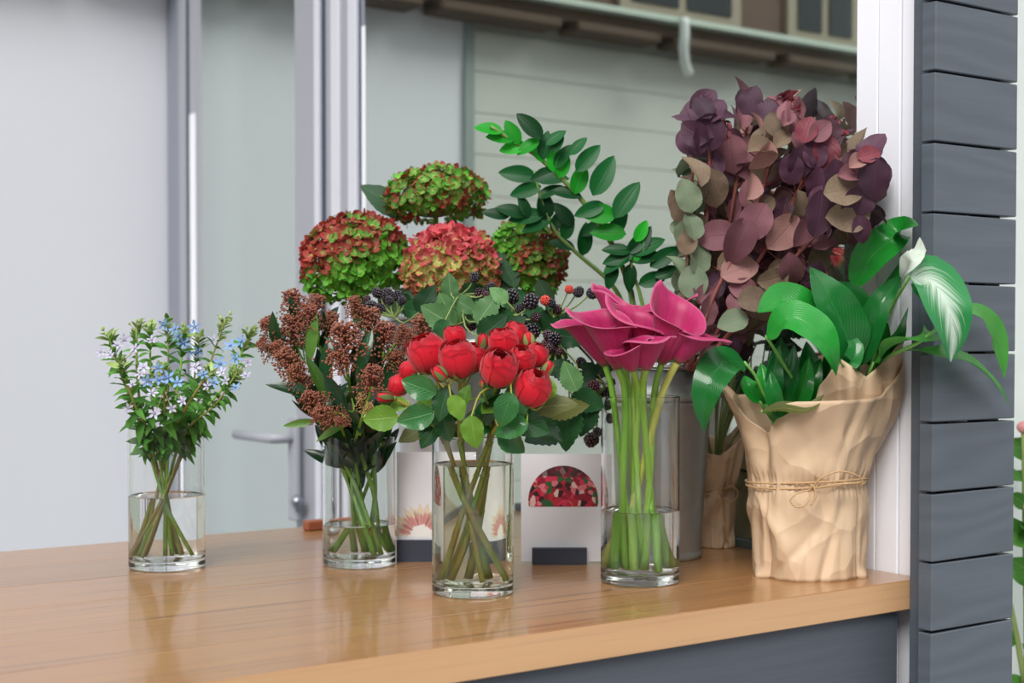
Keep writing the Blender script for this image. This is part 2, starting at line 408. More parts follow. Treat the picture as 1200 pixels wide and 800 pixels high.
bx('window_frame', (UW-.012, vr, TOP-.06), (UW+.03, 2.16, TOP+.012), plain('dark grey bottom rail', (84, 94, 94), .5), win, .002)
# room behind the glass
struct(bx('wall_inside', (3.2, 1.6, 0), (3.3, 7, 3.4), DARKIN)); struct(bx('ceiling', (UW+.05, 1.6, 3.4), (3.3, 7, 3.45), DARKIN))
struct(bx('wall_end', (UW+.1, 1.5, 0), (6, 1.6, 3.45), plain('pale green grey wall', (226, 234, 228), .7)), 'pale wall beyond the slatted corner')
# white boarded corner column beside the window
colm = struct(bpy.data.objects.new('trim_4', None), 'white boarded corner post between window and slats'); COL.objects.link(colm); colm.location = (UW, vr, 0)
WBOARD = plain('white painted board', (240, 241, 248), .55, var=.03, scale=14)
va = 1.236
for i in range(3):
    y1 = vr-.0005 - i*(vr-va)/3; y0 = vr - (i+1)*(vr-va)/3 + .0012
    bx('board', (UW-.012-.0008*(i % 2), y0, 0.02), (UW+.10, y1, 3.3), WBOARD, colm, .0015)

# ---------------------------------------------------------------- counter
VF = 1.229
ct = thing('counter', 'long varnished oak counter top on a dark blue grey base', 'counter', (.5, 1.7, 0))
ws_ = [.14, .165, .15, .16, .155, .16]; y = VF; tot = sum(ws_); k_ = (2.163-VF)/tot
cur = bx('plank', (-.75, y, TOP-.0385), (UW-.016, y+.14*k_, TOP), WOOD, ct, .0012)
cur.data.materials.append(WOODEDGE)
for p in cur.data.polygons:
    if p.normal.y < -.5: p.material_index = 1
y += .14*k_
for wv in ws_[1:]:
    bx('plank', (-.75, y+.0004, TOP-.0385), (UW-.016, y+wv*k_, TOP-rnd.uniform(0, .0003)), WOOD, ct, .0008); y += wv*k_
xs = [-.75, -.1, .62, 1.488]
for a, b_ in zip(xs, xs[1:]): bx('front_panel', (a+.001, VF+.012, .04), (b_-.001, VF+.03, TOP-.039), SLATE, ct, .001)
bx('side_panel', (-.74, VF+.03, .04), (-.72, 2.15, TOP-.039), SLATE, ct); bx('back_panel', (-.74, 2.13, .04), (UW-.02, 2.15, TOP-.039), SLATE, ct)
wb = on_v(361, 612, 2.105); wbm = plain('red brown block', (150, 84, 56), .5, scale=40, var=.15)
blk = bx('wooden_block', (wb.x, 2.105, TOP), (wb.x+.115, 2.125, TOP+.016), wbm, None, .002)
tag(blk, 'small reddish brown wooden strip lying at the back edge of the counter', 'block')

# ---------------------------------------------------------------- slatted corner screen
scr = thing('slatted_screen', 'dark blue grey slatted board screen closing the right end of the counter', 'screen', (1.57, 1.2, 0))
pl = on_v(1066, 600, 1.2275); ul = pl.x
bx('post', (ul, 1.2, 0), (ul+.04, 1.2275, 3.0), SLATE, scr, .0015)
ur = on_v(1190, 400, 1.178).x
bx('post', (ur-.035, 1.2, 0), (ur-.003, 1.2275, 3.0), SLATE, scr, .0015)
# slat pitch from the joints of the photograph
dv = on_v(1094, 400, 1.178); dd = (dv-CAM).dot(FWD); pitch = 82.4*dd/F
z1j = CAM_Z - (496-YH)*dd/F
us = on_v(1094, 400, 1.178).x
k0 = -int((z1j)/pitch)
for k_ in range(k0, 16):
    za = z1j + k_*pitch
    if za < .01: continue
    tl = Matrix.Rotation(rnd.uniform(-.006, .006), 3, 'Y')
    MB().box((us, 1.178, za+.0016), (ur, 1.1995, za+pitch-.0016), .0012, rot=tl).obj('slat', SLATEF, scr, smooth=False)
# ================================================================ vases
def glass_mat(name, ior, col):
    k = NT(name); g = k.n('ShaderNodeBsdfGlass'); g.inputs['IOR'].default_value = ior; g.inputs['Color'].default_value = col; g.inputs['Roughness'].default_value = 0
    k.l(g.outputs[0], k.out.inputs[0]); return k.m
GLASS = glass_mat('clear vase glass', 1.45, (.995, 1, .997, 1)); WATER = glass_mat('clear water', 1.33, (.995, 1, .995, 1))
WATERT = glass_mat('amber tinged water', 1.33, (.95, .965, .90, 1))
def dense(prof):
    """support rings beside every corner, so that the shading stays flat along straight walls"""
    out = [prof[0]]
    for (r0, z0), (r1, z1) in zip(prof, prof[1:]):
        L = math.hypot(r1-r0, z1-z0)
        if L > .004:
            for q in (.0004/L, .5, 1-.0004/L): out.append((r0+(r1-r0)*q, z0+(z1-z0)*q))
        out.append((r1, z1))
    return out
def vase(px, py, d_r, h, wl, label, water=WATER):
    """cylinder vase; px,py: centre of its foot in the photograph; h height; wl water level"""
    c = on_z(px, py, TOP); R = d_r; t = .0028; fl = .013
    t_ = thing('glass_vase', label, 'vase', c, 'clear cylinder vases')
    prof = [(0, .0006), (R-.004, .0), (R-.001, .0012), (R, .004), (R, h-.001), (R-.0014, h), (R-t, h-.001), (R-t, fl+.004), (R-t-.004, fl+.0005), (0, fl)]
    MB().lathe(dense(prof), c, 64).obj('vase_body', GLASS, t_)
    Rw = R-t+.0006
    prof = [(0, fl-.0006), (R-t-.004, fl), (Rw, fl+.004), (Rw, wl+.0012), (Rw-.003, wl), (0, wl)]
    MB().lathe(dense(prof), c, 64).obj('water', water, t_)
    return c
V_BLUE = vase(196, 664, .0515, .193, .098, 'short clear glass vase standing farthest left, a third full, under the blue flowers')
V_SKIM = vase(421, 661, .0500, .178, .056, 'clear glass vase under the brown bud sprigs, behind and left of the rose vase')
V_ROSE = vase(554, 694, .0500, .194, .158, 'clear glass vase nearest the counter edge, filled almost to the brim, under the red roses', WATERT)
V_CALLA = vase(750, 681, .0505, .238, .092, 'tallest clear glass vase, in front of the metal bucket, under the magenta callas')

def vpath(c, R, top, ang=None, k=1.0, lean=None, zb=.016, h=.19, mid=None, straight=False):
    """stem path from the vase floor, across the vase, past the rim to a point"""
    hd = Vector((top.x-c.x, top.y-c.y, 0)); L = hd.length; u = hd.normalized() if L > 1e-4 else Vector((1, 0, 0))
    u0 = u; u = Matrix.Rotation(rnd.uniform(-.9, .9), 3, 'Z') @ u
    rb = R*.78*k; jit = Vector((rnd.uniform(-1, 1), rnd.uniform(-1, 1), 0))*.006
    b = c - u*min(rb, rb*(.35+L*8)) + jit; b.z = c.z + zb
    o = b-c; o.z = 0
    if o.length > R*.8: o *= R*.8/o.length; b = Vector((c.x+o.x, c.y+o.y, b.z))
    u = Matrix.Rotation(rnd.uniform(-.35, .35), 3, 'Z') @ u0
    m = c + u*min(R*.78, L*.75) + Vector((rnd.uniform(-1, 1), rnd.uniform(-1, 1), 0))*.003; m.z = c.z + h*.98
    if straight: return [b, m, top]
    q = b.lerp(m, .5) + Vector((rnd.uniform(-1, 1), rnd.uniform(-1, 1), 0))*.006
    pts = [b, q, m] + ([mid] if mid is not None else []) + [top]
    return pts
def nearest(P, q, lo=0.0):
    k = len(P); i0 = int(k*lo)
    return min(range(i0, k), key=lambda i: (P[i]-q).length)

# ================================================================ leaf and petal materials
ROSELEAF = leaf_mat('glossy rose leaf', (16, 64, 28), (44, 110, 50), (100, 148, 88), .36, .35, coat=.5, veins=8, vstr=.45, var=.3)
ROSELIGHT = leaf_mat('young rose leaf', (66, 120, 30), (118, 158, 56), (160, 186, 96), .45, .3, veins=7, vstr=.4)
OLIVELEAF = leaf_mat('olive rose leaf', (74, 88, 36), (118, 122, 62), (168, 160, 98), .45, .4, veins=9, vstr=.5, trans=.25)
BERRYLEAF = leaf_mat('bramble leaf', (58, 112, 60), (112, 156, 98), (160, 190, 140), .5, .25, coat=.15, veins=10, vstr=.6)
DARKLEAF = leaf_mat('dark bramble leaf', (14, 52, 26), (34, 84, 42), (66, 108, 66), .5, .3, veins=9, vstr=.35)
SKIMLEAF = leaf_mat('skimmia leaf', (10, 40, 22), (30, 78, 40), (52, 98, 58), .3, .35, coat=.5, veins=4, vstr=.3)
SKIMLIGHT = leaf_mat('young skimmia leaf', (44, 92, 30), (96, 140, 50), (130, 160, 90), .35, .5, veins=4, vstr=.3)
TWLEAF = leaf_mat('downy green leaf', (48, 108, 38), (98, 156, 68), (140, 180, 104), .6, .2, veins=5, vstr=.35, var=.3)
TWPALE = leaf_mat('pale bud leaf', (120, 152, 84), (166, 188, 118), (190, 204, 140), .6, .25, veins=3, vstr=.2)
ZZL = leaf_mat('bright fern green leaf', (10, 120, 24), (40, 176, 40), (90, 186, 70), .45, .25, veins=0, vstr=.35, var=.25, trans=.3)
ZZD = leaf_mat('deep green leaf', (4, 50, 20), (16, 90, 38), (44, 112, 56), .42, .25, veins=0, vstr=.3, var=.3)
HYDLEAF = leaf_mat('matt hydrangea leaf', (34, 66, 44), (70, 104, 72), (110, 140, 104), .6, .3, veins=8, vstr=.5)
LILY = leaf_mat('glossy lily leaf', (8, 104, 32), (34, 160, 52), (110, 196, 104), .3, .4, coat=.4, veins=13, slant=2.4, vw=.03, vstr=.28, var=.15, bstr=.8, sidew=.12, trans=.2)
LILYL = leaf_mat('pale green lily leaf', (40, 130, 40), (84, 168, 66), (150, 205, 120), .3, .6, veins=13, slant=2.4, vw=.03, vstr=.3, var=.12, bstr=.6, sidew=.12, trans=.3)  # paler, yellower green than the other lily leaves
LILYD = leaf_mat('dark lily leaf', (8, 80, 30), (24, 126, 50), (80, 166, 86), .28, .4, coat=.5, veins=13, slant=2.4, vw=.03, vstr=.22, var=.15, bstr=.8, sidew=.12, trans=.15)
def var_leaf():
    k = NT('white streaked lily leaf'); u, v = k.uv()
    a = k.math('ABSOLUTE', k.math('SUBTRACT', u, .5))
    n = k.noise(2.2, 4, k.obj((1, 1, 1))); q = k.n('ShaderNodeCombineXYZ'); k.l(k.math('MULTIPLY', k.math('SUBTRACT', v, k.math('MULTIPLY', a, .9)), 34), q.inputs[0]); k.l(k.math('MULTIPLY', a, 2), q.inputs[1])
    st = k.noise(1.0, 3, q.outputs[0]); core = k.math('SUBTRACT', 1.0, k.math('DIVIDE', a, .55), clamp=True)
    m = k.math('MULTIPLY', k.ramp(k.math('ADD', k.math('MULTIPLY', core, .42), k.math('MULTIPLY', st, .62)), [(.50, (0, 0, 0, 1)), (.74, (1, 1, 1, 1))]), 1.0)
    c = k.mix(m, lin((36, 132, 66)), lin((206, 222, 206)))
    return k.bsdf(c, .3, 0, .5, st, .3, .001, trans=.2)
LILYV = var_leaf()
LILYW = leaf_mat('white lily spathe', (206, 220, 202), (236, 240, 234), (190, 214, 180), .4, .4, veins=8, vstr=.4, var=.05, trans=.3)
LILYGW = None
def stem_mat(name, a, b, rough=.45, sc=30):
    k = NT(name); n = k.noise(sc, 4, k.obj((1, 1, .35)), .6); r = k.ramp(n, [(.35, lin(a)), (.65, lin(b))])
    return k.bsdf(r, rough, 0, .5, n, .2, .0006)
STEM_CALLA = stem_mat('pale green calla stem', (150, 200, 78), (174, 214, 100), sc=14); STEM_CALLAY = stem_mat('yellow green calla stem', (200, 206, 96), (216, 218, 132), sc=14)
STEM_CALLAD = stem_mat('mid green calla stem', (120, 184, 58), (150, 204, 80), sc=14)
STEM_ROSE = stem_mat('woody green rose stem', (124, 162, 56), (160, 150, 62), .5, 40); STEM_ROSEB = stem_mat('brown green rose stem', (156, 130, 54), (138, 160, 66), .5, 40)
STEM_TW = stem_mat('slender tan green stem', (150, 166, 92), (164, 134, 92), .6, 50); STEM_TWG = stem_mat('bright slender stem', (130, 182, 72), (148, 190, 90), .5)
STEM_SK = stem_mat('green skimmia stem', (100, 156, 46), (134, 176, 64), .5); STEM_BR = stem_mat('pale bramble stem', (120, 142, 78), (146, 160, 96), .6)
STEM_RED = stem_mat('reddish brown twig', (138, 70, 58), (108, 56, 52), .55); STEM_ZZ = stem_mat('olive green stalk', (96, 132, 62), (120, 146, 80), .4)
STEM_DK = stem_mat('dark grey twig', (74, 76, 74), (96, 94, 88), .7)
STEM_LILY = stem_mat('light green leaf stalk', (100, 168, 72), (132, 190, 96), .4)

# ================================================================ calla lilies
def calla_mat():
    k = NT('magenta calla spathe'); u, v = k.uv()
    q = k.n('ShaderNodeCombineXYZ'); k.l(k.math('MULTIPLY', u, 46), q.inputs[0]); k.l(k.math('MULTIPLY', v, 2.2), q.inputs[1]); st = k.noise(1.0, 4, q.outputs[0], .6)
    c = k.mix(st, lin((156, 16, 78)), lin((214, 54, 122)))
    rim = k.ramp(v, [(.93, (0, 0, 0, 1)), (1.0, (1, 1, 1, 1))]); c = k.mix(k.math('MULTIPLY', rim, .5), c, lin((232, 130, 170)))
    basec = k.ramp(v, [(.0, (1, 1, 1, 1)), (.16, (0, 0, 0, 1))]); c = k.mix(k.math('MULTIPLY', basec, .75), c, lin((128, 120, 70)))
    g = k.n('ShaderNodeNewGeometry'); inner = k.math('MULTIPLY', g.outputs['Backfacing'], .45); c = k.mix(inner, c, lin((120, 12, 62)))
    return k.bsdf(c, .42, 0, .4, st, .35, .0008, sheen=.15, trans=.22, tcol=k.mix(.5, c, lin((220, 40, 110))))
CALLA = calla_mat(); SPADIX = plain('yellow spadix', (214, 190, 110), .7, scale=300, bump=.6)
def calla_bloom(parent, base, axis, tipdir, L=.1, R=.032, flare=.5, roll=.4, seed=0, open_=.5):
    """spathe: funnel flaring from the stem, one side drawn out to a recurved tip, margins overlapping at the other"""
    rs = random.Random(seed); ax = Vector(axis).normalized(); td = Vector(tipdir); td = (td-ax*td.dot(ax)).normalized(); sd = ax.cross(td)
    nt_, nth = 18, 40; rows = []; uvs = []
    for i in range(nt_+1):
        t = i/nt_; row = []
        for j in range(nth+1):
            s_ = j/nth*2-1; th = s_*math.pi*1.10; cf = .5+.5*math.cos(max(-math.pi, min(math.pi, th)))
            tall = .70+.30*cf + .07*math.exp(-(th/.20)**2)*t**4
            r = .0052 + (R-.0052)*(1-(1-t)**1.5*(1-.25*t))*(1+flare*t**3*.12)*(1-.05*s_)*(.80+.05*math.sin(2*th+seed))
            lipt = max(0, t-.72)/.28
            z = L*tall*t - roll*L*.24*lipt**2*(1-.25*cf) - .035*L*lipt*math.sin(3*th+seed)
            r *= 1+.34*roll*lipt**1.3 + .07*lipt*math.sin(3*th+seed*1.7)
            wx = r*math.cos(th) + L*open_*.24*cf*t**2.6*tall; wy = r*math.sin(th)*(1-.18*cf*t**2)
            row.append(base + ax*z + td*wx + sd*wy); uvs.append((j/nth, t))
        rows.append(row)
    b = MB().grid(rows, uvs); bl = b.obj('bloom', CALLA, parent)
    so = bl.modifiers.new('thick', 'SOLIDIFY'); so.thickness = .0009; so.offset = 0
    MB().tube([base+ax*.004, base+ax*L*.3, base+ax*L*.46+td*.004], [.003, .0042, .0022], 8).obj('spadix', SPADIX, bl)
D = 1.83
callas = [  # stem top px, py, depth, axis deg in picture, axis toward camera, tip deg, tip toward, L(px), R(px), flare, roll, open, material, label
 (708, 424, 1.83, 110, .2, 165, .15, 74, 30, .6, .6, .5, STEM_CALLAD, 'magenta calla lily leaning farthest left'),
 (723, 428, 1.80, 103, .3, 140, .1, 84, 32, .6, .5, .6, STEM_CALLAD, 'large magenta calla lily with a broad open throat, second from the left'),
 (733, 426, 1.88, 96, .0, 110, -.1, 104, 24, .4, .3, .3, STEM_CALLA, 'magenta calla lily with a narrow tip rising behind the two left ones'),
 (744, 427, 1.815, 88, .2, 100, .1, 88, 31, .6, .8, .4, STEM_CALLA, 'magenta calla lily in the upper middle of the bunch'),
 (758, 425, 1.89, 80, .0, 60, -.1, 100, 32, .6, .6, .5, STEM_CALLAD, 'magenta calla lily at the back of the bunch with a flat topped rim'),
 (776, 422, 1.82, 74, .28, 80, .1, 88, 37, .5, .5, .5, STEM_CALLA, 'large magenta calla lily with a pointed tip at the upper right'),
 (795, 421, 1.81, 60, .15, 10, .15, 60, 26, .7, 1.0, .7, STEM_CALLAY, 'magenta calla lily leaning farthest right with its tip curled down'),
 (757, 429, 1.765, 86, .30, 300, .5, 56, 28, .6, 1.0, .25, STEM_CALLA, 'magenta calla lily in the front centre with a tightly rolled rim'),
 (741, 430, 1.765, 102, .35, 330, .4, 44, 26, .6, .7, .3, STEM_CALLA, 'smallest magenta calla lily low at the front of the bunch'),
]
for i, (px, py, d, ad, at_, tdg, tt, Lp, Rp, fl, ro, op, sm, lab) in enumerate(callas):
    top = W(px, py, d); hd = Vector((top.x-V_CALLA.x, top.y-V_CALLA.y, 0))
    t = thing('calla_lily', lab, 'flower', (V_CALLA.x, V_CALLA.y, TOP+.016), 'magenta calla lilies in the tallest vase')
    k = RGT.dot(hd); db = FWD.dot(hd)
    bpx = {0: -.010, 1: -.022, 2: -.006, 3: .004, 4: .018, 5: .004, 6: -.034, 7: .030, 8: -.018}[i]
    c = V_CALLA; b0 = c + RGT*bpx - FWD*(db*.5 + rnd.uniform(-.012, .012)); b0.z = TOP+.0165
    o = Vector((b0.x-c.x, b0.y-c.y, 0))
    if o.length > .039: o *= .039/o.length; b0 = Vector((c.x+o.x, c.y+o.y, b0.z))
    ax = imgdir(ad, at_)
    low = top - ax*.03
    rim = b0.lerp(low, (TOP+.238-b0.z)/(low.z-b0.z)); o = Vector((rim.x-c.x, rim.y-c.y, 0))
    if o.length > .041: o *= .041/o.length; rim = Vector((c.x+o.x, c.y+o.y, rim.z))
    P = spline([b0, b0.lerp(rim, .5)+Vector((rnd.uniform(-1, 1), rnd.uniform(-1, 1), 0))*.002, rim, top], 24)
    sr = rnd.uniform(.0037, .0047)
    MB().tube(P, [sr*(1.1-.15*j/len(P)) for j in range(len(P))], 10).obj('stem', sm, t)
    calla_bloom(t, top-ax*.004, ax, imgdir(tdg, tt), M(Lp, d), M(Rp, d), fl, ro, i*3+1, op)

# ================================================================ red spray roses
def rose_mat():
    k = NT('red rose petal'); u, v = k.uv(); n = k.noise(60, 4, k.obj())
    c = k.mix(n, lin((190, 8, 32)), lin((236, 30, 56))); rim = k.ramp(v, [(.88, (0, 0, 0, 1)), (1.0, (1, 1, 1, 1))])
    c = k.mix(k.math('MULTIPLY', rim, .65), c, lin((112, 2, 26))); return k.bsdf(c, .5, 0, .3, n, .15, .0006, sheen=.25, trans=.22, tcol=lin((240, 20, 40)))
ROSE = rose_mat(); SEPAL = leaf_mat('rose sepal', (86, 120, 60), (140, 160, 96), (180, 190, 130), .6, .3, veins=0, vstr=.3)
def rose_bloom_mesh(name, layers, seed):
    rs = random.Random(seed); b = MB()
    for (R, top, n, half) in layers:
        a0 = rs.uniform(0, 6.28)
        for p in range(n):
            az = a0 + p*2*math.pi/n + rs.uniform(-.12, .12); rows = []; uvs = []; off = rs.uniform(-.03, .03); tp = top + rs.uniform(-6, 6)
            for i in range(9):
                v = i/8; row = []
                for j in range(9):
                    x = j/4-1; topj = math.radians(tp + 16*x*x + 3*math.sin(x*5+az)); th = math.radians(165)*(1-v) + topj*v
                    wd = math.radians(half)*(.35+.65*math.sin(min(1, v*1.5)*math.pi/2))
                    r = R*(1+off + .05*x + .11*(max(0, v-.7)/.3)**2*(.6+.4*math.sin(az*3+x*2)))
                    a = az + x*wd
                    row.append((r*math.sin(th)*math.cos(a), r*math.sin(th)*math.sin(a), r*math.cos(th)*1.06)); uvs.append((j/8, v))
                rows.append(row)
            b.grid(rows, uvs)
    return b.mesh(name, ROSE)
LAY = [(1.0, 58, 4, 60), (.99, 44, 4, 56), (.97, 35, 4, 54), (.93, 28, 4, 52), (.88, 22, 3, 60), (.80, 19, 3, 60), (.68, 17, 3, 62), (.54, 15, 3, 64), (.38, 13, 3, 66), (.22, 12, 2, 90)]
ROSES = [rose_bloom_mesh('rose_bloom_%d' % i, LAY, i) for i in range(3)]
BUDL = [(.75, 18, 3, 72), (.62, 14, 3, 66), (.45, 10, 2, 95)]
RBUD = rose_bloom_mesh('rose_bud', BUDL, 9)
for v in RBUD.vertices: v.co.z *= 1.5
def sepal_mesh():
    b = MB()
    for k in range(5):
        a = k*2*math.pi/5; rows = []; uvs = []
        for i in range(6):
            v = i/5; w_ = .26*(1-v)**.8+.01; row = []
            rr = .25+.85*v; z = -1.02+.55*v**1.5 - .1*math.sin(v*3)
            for j in (-1, 0, 1):
                aa = a + j*w_/max(.3, rr); row.append((rr*math.cos(aa), rr*math.sin(aa), z)); uvs.append(((j+1)/2, v))
            rows.append(row)
        b.grid(rows, uvs)
    b.ico((0, 0, -1.12), .3, .9, 1); return b.mesh('sepals', SEPAL)
SEPM = sepal_mesh()
def bud_sepals():
    b = MB()
    for k in range(5):
        a = k*2*math.pi/5; rows = []; uvs = []
        for i in range(7):
            v = i/6; z = -1.15+2.25*v; rr = .84*math.sqrt(max(.03, 1-(z/1.22)**2)) + .05 + .25*max(0, v-.75)/.25
            w_ = .42*math.sin(math.pi*min(1, .25+v*.75))+.02; row = []
            for j in (-1, 0, 1):
                aa = a+j*w_; row.append((rr*math.cos(aa), rr*math.sin(aa), z)); uvs.append(((j+1)/2, v))
            rows.append(row)
        b.grid(rows, uvs)
    b.ico((0, 0, -1.2), .36, .9, 1); return b.mesh('bud_sepals', SEPAL)
SEPB = bud_sepals()
RL = [leaf_mesh('rose_leaf_%d' % i, ROSELEAF, w=.66, p=.82, q=.75, cup=.28, curl=.18+.1*i, ripple=.04, seed=i, nu=6, nv=12, serr=.025) for i in range(3)]
RLL = leaf_mesh('rose_leaf_light', ROSELIGHT, w=.72, p=.82, q=.75, cup=.2, curl=.2, ripple=.05, seed=5, nu=6, nv=12, serr=.03)
RLO = leaf_mesh('rose_leaf_olive', OLIVELEAF, w=.55, p=.8, q=.8, cup=.2, curl=.15, ripple=.05, seed=6, nu=6, nv=12, serr=.03)

def bloom_at(t, px, py, d, rp, deg, tw, me=None, sep=True, sx=1):
    c = W(px, py, d); ax = imgdir(deg, tw); r = M(rp, d)*1.1
    x = ax.orthogonal().normalized(); x = Matrix.Rotation(rnd.uniform(0, 6), 3, ax) @ x; y = ax.cross(x)
    m = Matrix.Translation(c) @ Matrix((x*r, y*r, ax*r*sx)).transposed().to_4x4()
    o = place('bloom', me or rnd.choice(ROSES), m, t)
    if sep:
        o2 = place('sepals', SEPB if me is RBUD else SEPM, m, t)
    return c - ax*r*1.15*sx, ax
def leaf_on(t, me, base, dirv, nrm, size, name='leaf', label=None, sx=1.0):
    return place(name, me, basis(base, dirv, nrm, size*sx, size, size), t, label)
def leaf_px(t, me, px, py, size, deg, d, toward=.15, n=None, P=None, stem=None, sr=.0011, name='leaf', sx=1.0, mb=None):
    """leaf whose centre falls at px,py, tip pointing deg in the picture"""
    dv = imgdir(deg, toward); s_ = M(size, d); base = W(px, py, d) - dv*s_*.5
    o = leaf_on(t, me, base, dv, n or facing(.55, .35), s_, name, sx=sx)
    if P is not None and mb is not None:
        q = P[nearest(P, base, .45)]; mid = q.lerp(base, .6) - dv*min((q-base).length, .03)*.4
        mb.tube(spline([q, mid, base+dv*s_*.04], 6), [sr*1.2]*3+[sr]*4, 5, False)
    return o
# each rose stem: main bloom, its extra blooms/buds, leaves
VC = V_ROSE
roses = [
 ('red rose leaning farthest left with two half hidden side blooms', (501, 414, 1.72, 21, 112, .25), [(466, 452, 1.80, 11, 170, .1, 'r'), (478, 434, 1.80, 10, 160, 0, 'r'), (515, 438, 1.68, 9, 135, .4, 'b')],
   [(490, 453, 46, 160, 1.69, 0), (486, 489, 48, 195, 1.69, 0), (445, 490, 44, 185, 1.72, 3), (484, 507, 44, 205, 1.76, 4)]),
 ('red rose with a darker side bloom, second from the left', (536, 420, 1.70, 20, 98, .3), [(553, 419, 1.75, 16, 70, .2, 'r')],
   [(518, 474, 44, 250, 1.69, 0), (536, 478, 34, 300, 1.675, 3), (545, 462, 27, 80, 1.68, 3)]),
 ('small red rose bud cluster at the back between two big blooms', (533, 394, 1.78, 12, 95, .1), [(565, 402, 1.76, 9, 80, .3, 'b')], [(522, 500, 40, 285, 1.72, 0)]),
 ('large red rose facing the camera in the middle of the bunch', (585, 431, 1.68, 20, 80, .75), [(565, 450, 1.69, 4, 90, .2, 'b')],
   [(592, 481, 46, 250, 1.665, 1), (554, 507, 42, 275, 1.665, 3), (597, 500, 46, 190, 1.68, 2)]),
 ('red rose at the top with a twin bloom behind it', (590, 401, 1.74, 16, 95, .3), [(604, 391, 1.79, 13, 70, .1, 'r')], [(574, 462, 36, 240, 1.71, 0)]),
 ('red rose right of the middle with a bud above it', (611, 421, 1.71, 15, 85, .5), [(628, 416, 1.74, 13, 60, .2, 'r'), (620, 399, 1.75, 8, 100, .1, 'b')],
   [(606, 473, 46, 290, 1.68, 1), (622, 497, 52, 340, 1.71, 0)]),
 ('lowest red rose at the right of the bunch with drooping petals', (624, 454, 1.69, 20, 60, .45), [(641, 432, 1.73, 8, 60, .2, 'b')],
   [(648, 474, 62, 12, 1.72, 4), (644, 455, 26, 80, 1.71, 3), (600, 519, 42, 315, 1.70, 1), (643, 505, 44, 335, 1.76, 0)]),
 ('rose twig with a closed green and red bud pointing left', (452, 466, 1.73, 8, 176, .1), [], [(466, 474, 24, 200, 1.74, 3), (503, 508, 44, 230, 1.75, 0), (569, 487, 40, 265, 1.72, 2)]),
]
LM = [RL[0], RL[1], RL[2], RLL, RLO]
for i, (lab, main, extra, leaves) in enumerate(roses):
    t = thing('spray_rose', lab+'', 'flower', (VC.x, VC.y, TOP+.016), 'red spray roses in the vase nearest the edge')
    px, py, d, rp, deg, tw = main
    c0 = W(px, py, d); ax = imgdir(deg, tw); foot = c0 - ax*M(rp, d)*1.1
    ms = MB(); pm = vpath(VC, .046, foot, h=.19, k=.9)
    m_ = pm[2]; pm.insert(3, m_.lerp(foot, .55) + Vector((0, 0, .004)) - Vector((foot.x-m_.x, foot.y-m_.y, 0))*.1)
    P = spline(pm, 24); r0 = rnd.uniform(.0026, .0034)
    ms.tube(P, [r0*(1.15-.55*j/len(P)) for j in range(len(P))], 8)
    for j in range(3, 14, 3):   # nodes
        if j < len(P): ms.ico(P[j], r0*1.35, 1, 0)
    me = RBUD if i == 7 else None
    bloom_at(t, px, py, d, rp, deg, tw, me, sx=1.0)
    for (ex, ey, ed, er, edg, etw, kind) in extra:
        f, a = bloom_at(t, ex, ey, ed, er, edg, etw, RBUD if kind == 'b' else None)
        q = P[nearest(P, f - Vector((0, 0, .045)), .6)]; ms.tube(spline([q, q.lerp(f, .6)-a*.006, f], 6), .0015, 6, False)
    for (lx, ly, ls, ldeg, ld, lk) in leaves:
        leaf_px(t, LM[lk], lx, ly, ls, ldeg, ld, .15, None, P, None, mb=ms)
    # filler leaves lower on the stem, above the rim
    for j in range(4):
        q = P[int(len(P)*rnd.uniform(.58, .82))]; a = rnd.uniform(0, 6.28)
        dv = Vector((math.cos(a), math.sin(a), rnd.uniform(-.35, .4))).normalized()
        if q.z < VC.z+.2: dv.z = abs(dv.z)+.3
        leaf_on(t, rnd.choice(LM[:4]), q+dv*.006, dv, facing(.8, .6), rnd.uniform(.028, .042))
    ms.obj('stem', STEM_ROSE if i % 2 else STEM_ROSEB, t)
# ================================================================ blue flower sprigs (far left vase)
def petal5_mesh(name, mat, n=5, w=.42, cup=.15, notch=0):
    b = MB()
    for k in range(n):
        a = k*2*math.pi/n; ca, sa = math.cos(a), math.sin(a); rows = []; uvs = []
        for i in range(4):
            v = i/3; hw = w*.5*[.25, .85, 1.0, .25][i]; row = []
            for j in (-1, 0, 1):
                x = .08+.92*v - (.06 if (j and i == 3) else 0); y = j*hw; z = cup*v*v + (.06*abs(j))
                row.append((x*ca-y*sa, x*sa+y*ca, z)); uvs.append(((j+1)/2, v))
            rows.append(row)
        b.grid(rows, uvs)
    return b, mat
def flower_mat(name, centre, mid, edge, p1=.25, p2=.75, var=.15, trans=.2, rough=.6):
    k = NT(name); u, v = k.uv(); c = k.ramp(v, [(.05, lin(centre)), (p1, lin(mid)), (p2, lin(mid)), (1.0, lin(edge))])
    f = k.math('MULTIPLY_ADD', k.rand(), var*2, 1-var); c = k.mix(1.0, c, k.mix(1.0, (1, 1, 1, 1), f, 'MULTIPLY'), 'MULTIPLY')
    return k.bsdf(c, rough, 0, .3, trans=trans)
TWB = flower_mat('sky blue petal', (60, 80, 150), (140, 176, 226), (170, 196, 236)); TWL = flower_mat('pale lilac petal', (130, 110, 150), (206, 204, 230), (226, 222, 238))
b_, m_ = petal5_mesh('blue_flower', TWB); b_.ico((0, 0, .12), .16, 1.2, 0); TWF = b_.mesh('blue_flower', TWB)
b_, m_ = petal5_mesh('lilac_flower', TWL); b_.ico((0, 0, .12), .14, 1.2, 0); TWF2 = b_.mesh('lilac_flower', TWL)
TWLM = [leaf_mesh('downy_leaf_%d' % i, TWLEAF, w=.36, p=.75, q=.8, cup=.35, curl=.1+.25*i, seed=i, nu=4, nv=7, ripple=.05) for i in range(3)]
TWPM = leaf_mesh('pale_bud_leaf', TWPALE, w=.42, p=.75, q=.8, cup=.5, curl=.1, nu=4, nv=5)
